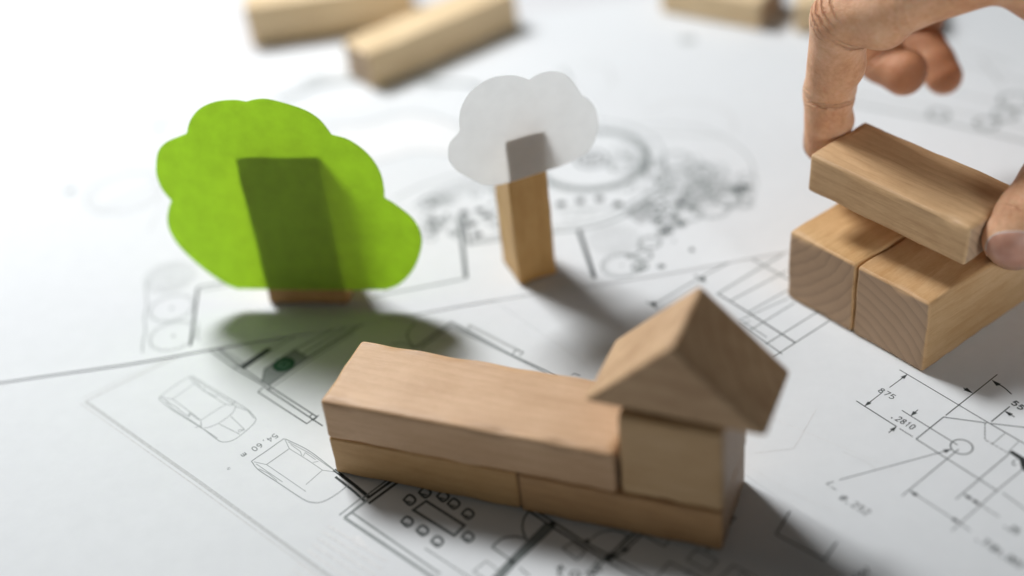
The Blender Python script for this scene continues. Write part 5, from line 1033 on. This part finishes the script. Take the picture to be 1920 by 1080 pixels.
def skin():
    m, nt, b = nodes('skin'); n = N(nt)
    co = n('ShaderNodeTexCoord').outputs['Object']
    a = n('ShaderNodeTexNoise', {'Vector': co, 'Scale': 95., 'Detail': 5., 'Roughness': .6}).outputs['Fac']
    a2 = n('ShaderNodeTexNoise', {'Vector': co, 'Scale': 700., 'Detail': 3.}).outputs['Fac']
    f = n.math('ADD', n.math('MULTIPLY', a, .75), n.math('MULTIPLY', a2, .25))
    nt.links.new(n.ramp(f, [(.33, (.56, .265, .135)), (.5, (.70, .39, .225)), (.67, (.80, .50, .32))]), b.inputs['Base Color'])
    b.inputs['Subsurface Weight'].default_value = .4; b.inputs['Subsurface Radius'].default_value = (1., .35, .18); b.inputs['Subsurface Scale'].default_value = .0035
    b.inputs['Roughness'].default_value = .5; b.inputs['Specular IOR Level'].default_value = .35
    # skin lines: fine cells stretched across each finger, with pores
    wv = n('ShaderNodeTexVoronoi', {'Vector': n('ShaderNodeMapping', {0: co, 3: (1., 1., 1.5)}).outputs[0], 'Scale': 1250.}, feature='DISTANCE_TO_EDGE').outputs['Distance']
    wl = n('ShaderNodeTexNoise', {'Vector': n('ShaderNodeMapping', {0: co, 3: (.35, .35, 1.)}).outputs[0], 'Scale': 1500., 'Detail': 3., 'Roughness': .6}).outputs['Fac']
    big = n('ShaderNodeTexNoise', {'Vector': co, 'Scale': 260., 'Detail': 4.}).outputs['Fac']
    hgt = n.math('ADD', n.math('MULTIPLY', n.math('MINIMUM', wv, .25), 1.4), n.math('ADD', n.math('MULTIPLY', wl, .9), n.math('MULTIPLY', big, 1.6)))
    fine_b = n('ShaderNodeBump', {'Height': hgt, 'Strength': 1., 'Distance': .00020}).outputs[0]
    wob = n('ShaderNodeTexNoise', {'Vector': co, 'Scale': 420., 'Detail': 3.}).outputs['Fac']
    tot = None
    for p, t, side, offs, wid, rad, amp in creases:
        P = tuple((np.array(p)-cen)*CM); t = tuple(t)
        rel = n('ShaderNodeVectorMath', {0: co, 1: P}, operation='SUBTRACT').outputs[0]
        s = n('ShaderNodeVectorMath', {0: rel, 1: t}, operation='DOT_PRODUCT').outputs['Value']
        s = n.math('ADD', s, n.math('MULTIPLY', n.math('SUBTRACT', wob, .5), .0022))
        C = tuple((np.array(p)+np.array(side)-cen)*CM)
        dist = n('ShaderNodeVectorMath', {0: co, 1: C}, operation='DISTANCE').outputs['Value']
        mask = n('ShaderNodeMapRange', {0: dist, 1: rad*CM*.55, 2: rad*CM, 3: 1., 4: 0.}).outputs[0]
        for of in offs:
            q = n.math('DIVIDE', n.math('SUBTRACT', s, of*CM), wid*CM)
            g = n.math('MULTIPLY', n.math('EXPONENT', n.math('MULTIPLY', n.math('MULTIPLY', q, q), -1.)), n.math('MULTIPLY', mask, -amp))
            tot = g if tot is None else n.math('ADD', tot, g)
    nt.links.new(n('ShaderNodeBump', {'Height': tot, 'Strength': 1., 'Distance': .0009, 'Normal': fine_b}).outputs[0], b.inputs['Normal'])
    dk = n.math('MINIMUM', n.math('MULTIPLY', tot, -.55), .6)  # folds also darkened in the base colour, as their shade
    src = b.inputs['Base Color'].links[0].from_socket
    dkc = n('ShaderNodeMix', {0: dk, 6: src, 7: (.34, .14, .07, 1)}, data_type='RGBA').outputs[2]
    # inner sides of the curled fingers: palm red, plus their shade darkened into the colour
    red_shade = None
    for p in pads_red_shade:
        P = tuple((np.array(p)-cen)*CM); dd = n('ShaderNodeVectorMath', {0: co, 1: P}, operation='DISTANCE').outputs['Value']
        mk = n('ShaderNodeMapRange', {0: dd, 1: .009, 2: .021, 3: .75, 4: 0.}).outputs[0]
        red_shade = mk if red_shade is None else n.math('MAXIMUM', red_shade, mk)
    rc = n('ShaderNodeMix', {0: red_shade, 6: dkc, 7: (.44, .19, .09, 1)}, data_type='RGBA').outputs[2]
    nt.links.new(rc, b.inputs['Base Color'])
    return m
hand = bpy.data.objects.new('hand', bpy.data.meshes.new('hand')); me = hand.data
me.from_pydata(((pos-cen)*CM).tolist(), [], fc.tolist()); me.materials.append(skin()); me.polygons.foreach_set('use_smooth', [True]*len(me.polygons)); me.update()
col.objects.link(hand); hand.location = cen*CM
sm_ = hand.modifiers.new('smooth', 'SMOOTH'); sm_.factor = .5; sm_.iterations = 2
tag(hand, 'hand with bent fingers pinching a flat block between forefinger and thumb', 'hand')
# nails: plates laid on the finished skin
def field(P):
    q = (P-lo)/h; i = np.clip(q.astype(int), 0, np.array(F3.shape)-2); f = q-i; r = 0
    for a in (0, 1):
        for b_ in (0, 1):
            for c in (0, 1):
                r = r+F3[i[:, 0]+a, i[:, 1]+b_, i[:, 2]+c]*(f[:, 0] if a else 1-f[:, 0])*(f[:, 1] if b_ else 1-f[:, 1])*(f[:, 2] if c else 1-f[:, 2])
    return r
def nail_mat():
    m, nt, b = nodes('nail'); n = N(nt)
    co = n('ShaderNodeTexCoord').outputs['Object']; a = n('ShaderNodeTexNoise', {'Vector': co, 'Scale': 160., 'Detail': 3.}).outputs['Fac']
    nt.links.new(n.ramp(a, [(.3, (.40, .19, .13)), (.7, (.52, .29, .21))]), b.inputs['Base Color'])
    b.inputs['Roughness'].default_value = .38; b.inputs['Coat Weight'].default_value = .05; b.inputs['Subsurface Weight'].default_value = .15; b.inputs['Subsurface Scale'].default_value = .002
    return m
m_nail = nail_mat(); m_edge = ink(.55, (1., .80, .64))
def nail(center, along, normal, la, lb, parent):
    al = unit(np.array(along)); no = np.array(normal); no = unit(no-al*(no@al)); ac = np.cross(no, al); c = np.array(center)
    K, M = 26, 26; R = np.linspace(0, 1, K); TH = np.linspace(0, 2*math.pi, 48, endpoint=False)
    P = [];
    for r in R:
        for t in TH:
            ca, sa_ = math.cos(t), math.sin(t); ex = 2.6
            q = (abs(ca)**ex+abs(sa_)**ex)**(-1/ex)
            P.append(c+al*ca*q*r*la+ac*sa_*q*r*lb+no*1.2)
    P = np.array(P); tt = np.zeros(len(P))
    for _ in range(60):
        dd = field(P-no*tt[:, None]); tt += np.maximum(dd, -.05)*.7
    S = P-no*tt[:, None]
    rr = np.repeat(R, len(TH)); S = S+no[None]*(.045*(1-rr**8)+.006)[:, None]
    n = len(TH); faces, ids = [], []
    for i in range(K-1):
        for j in range(n):
            j2 = (j+1) % n; faces.append((i*n+j, i*n+j2, (i+1)*n+j2, (i+1)*n+j)); tip = True
            ids.append(1 if (i >= K-2 and tip) else 0)
    o = mesh_obj('nail', [tuple(p-cen) for p in S], faces, [m_nail, m_edge], parent, smooth=True, idx=ids)
    return o
for nl in HD['nails']: nail(*nl, hand)

for o_ in sc.objects:
    if o_.parent is None and o_.get('label') and not o_.get('kind'): o_['kind'] = 'thing'
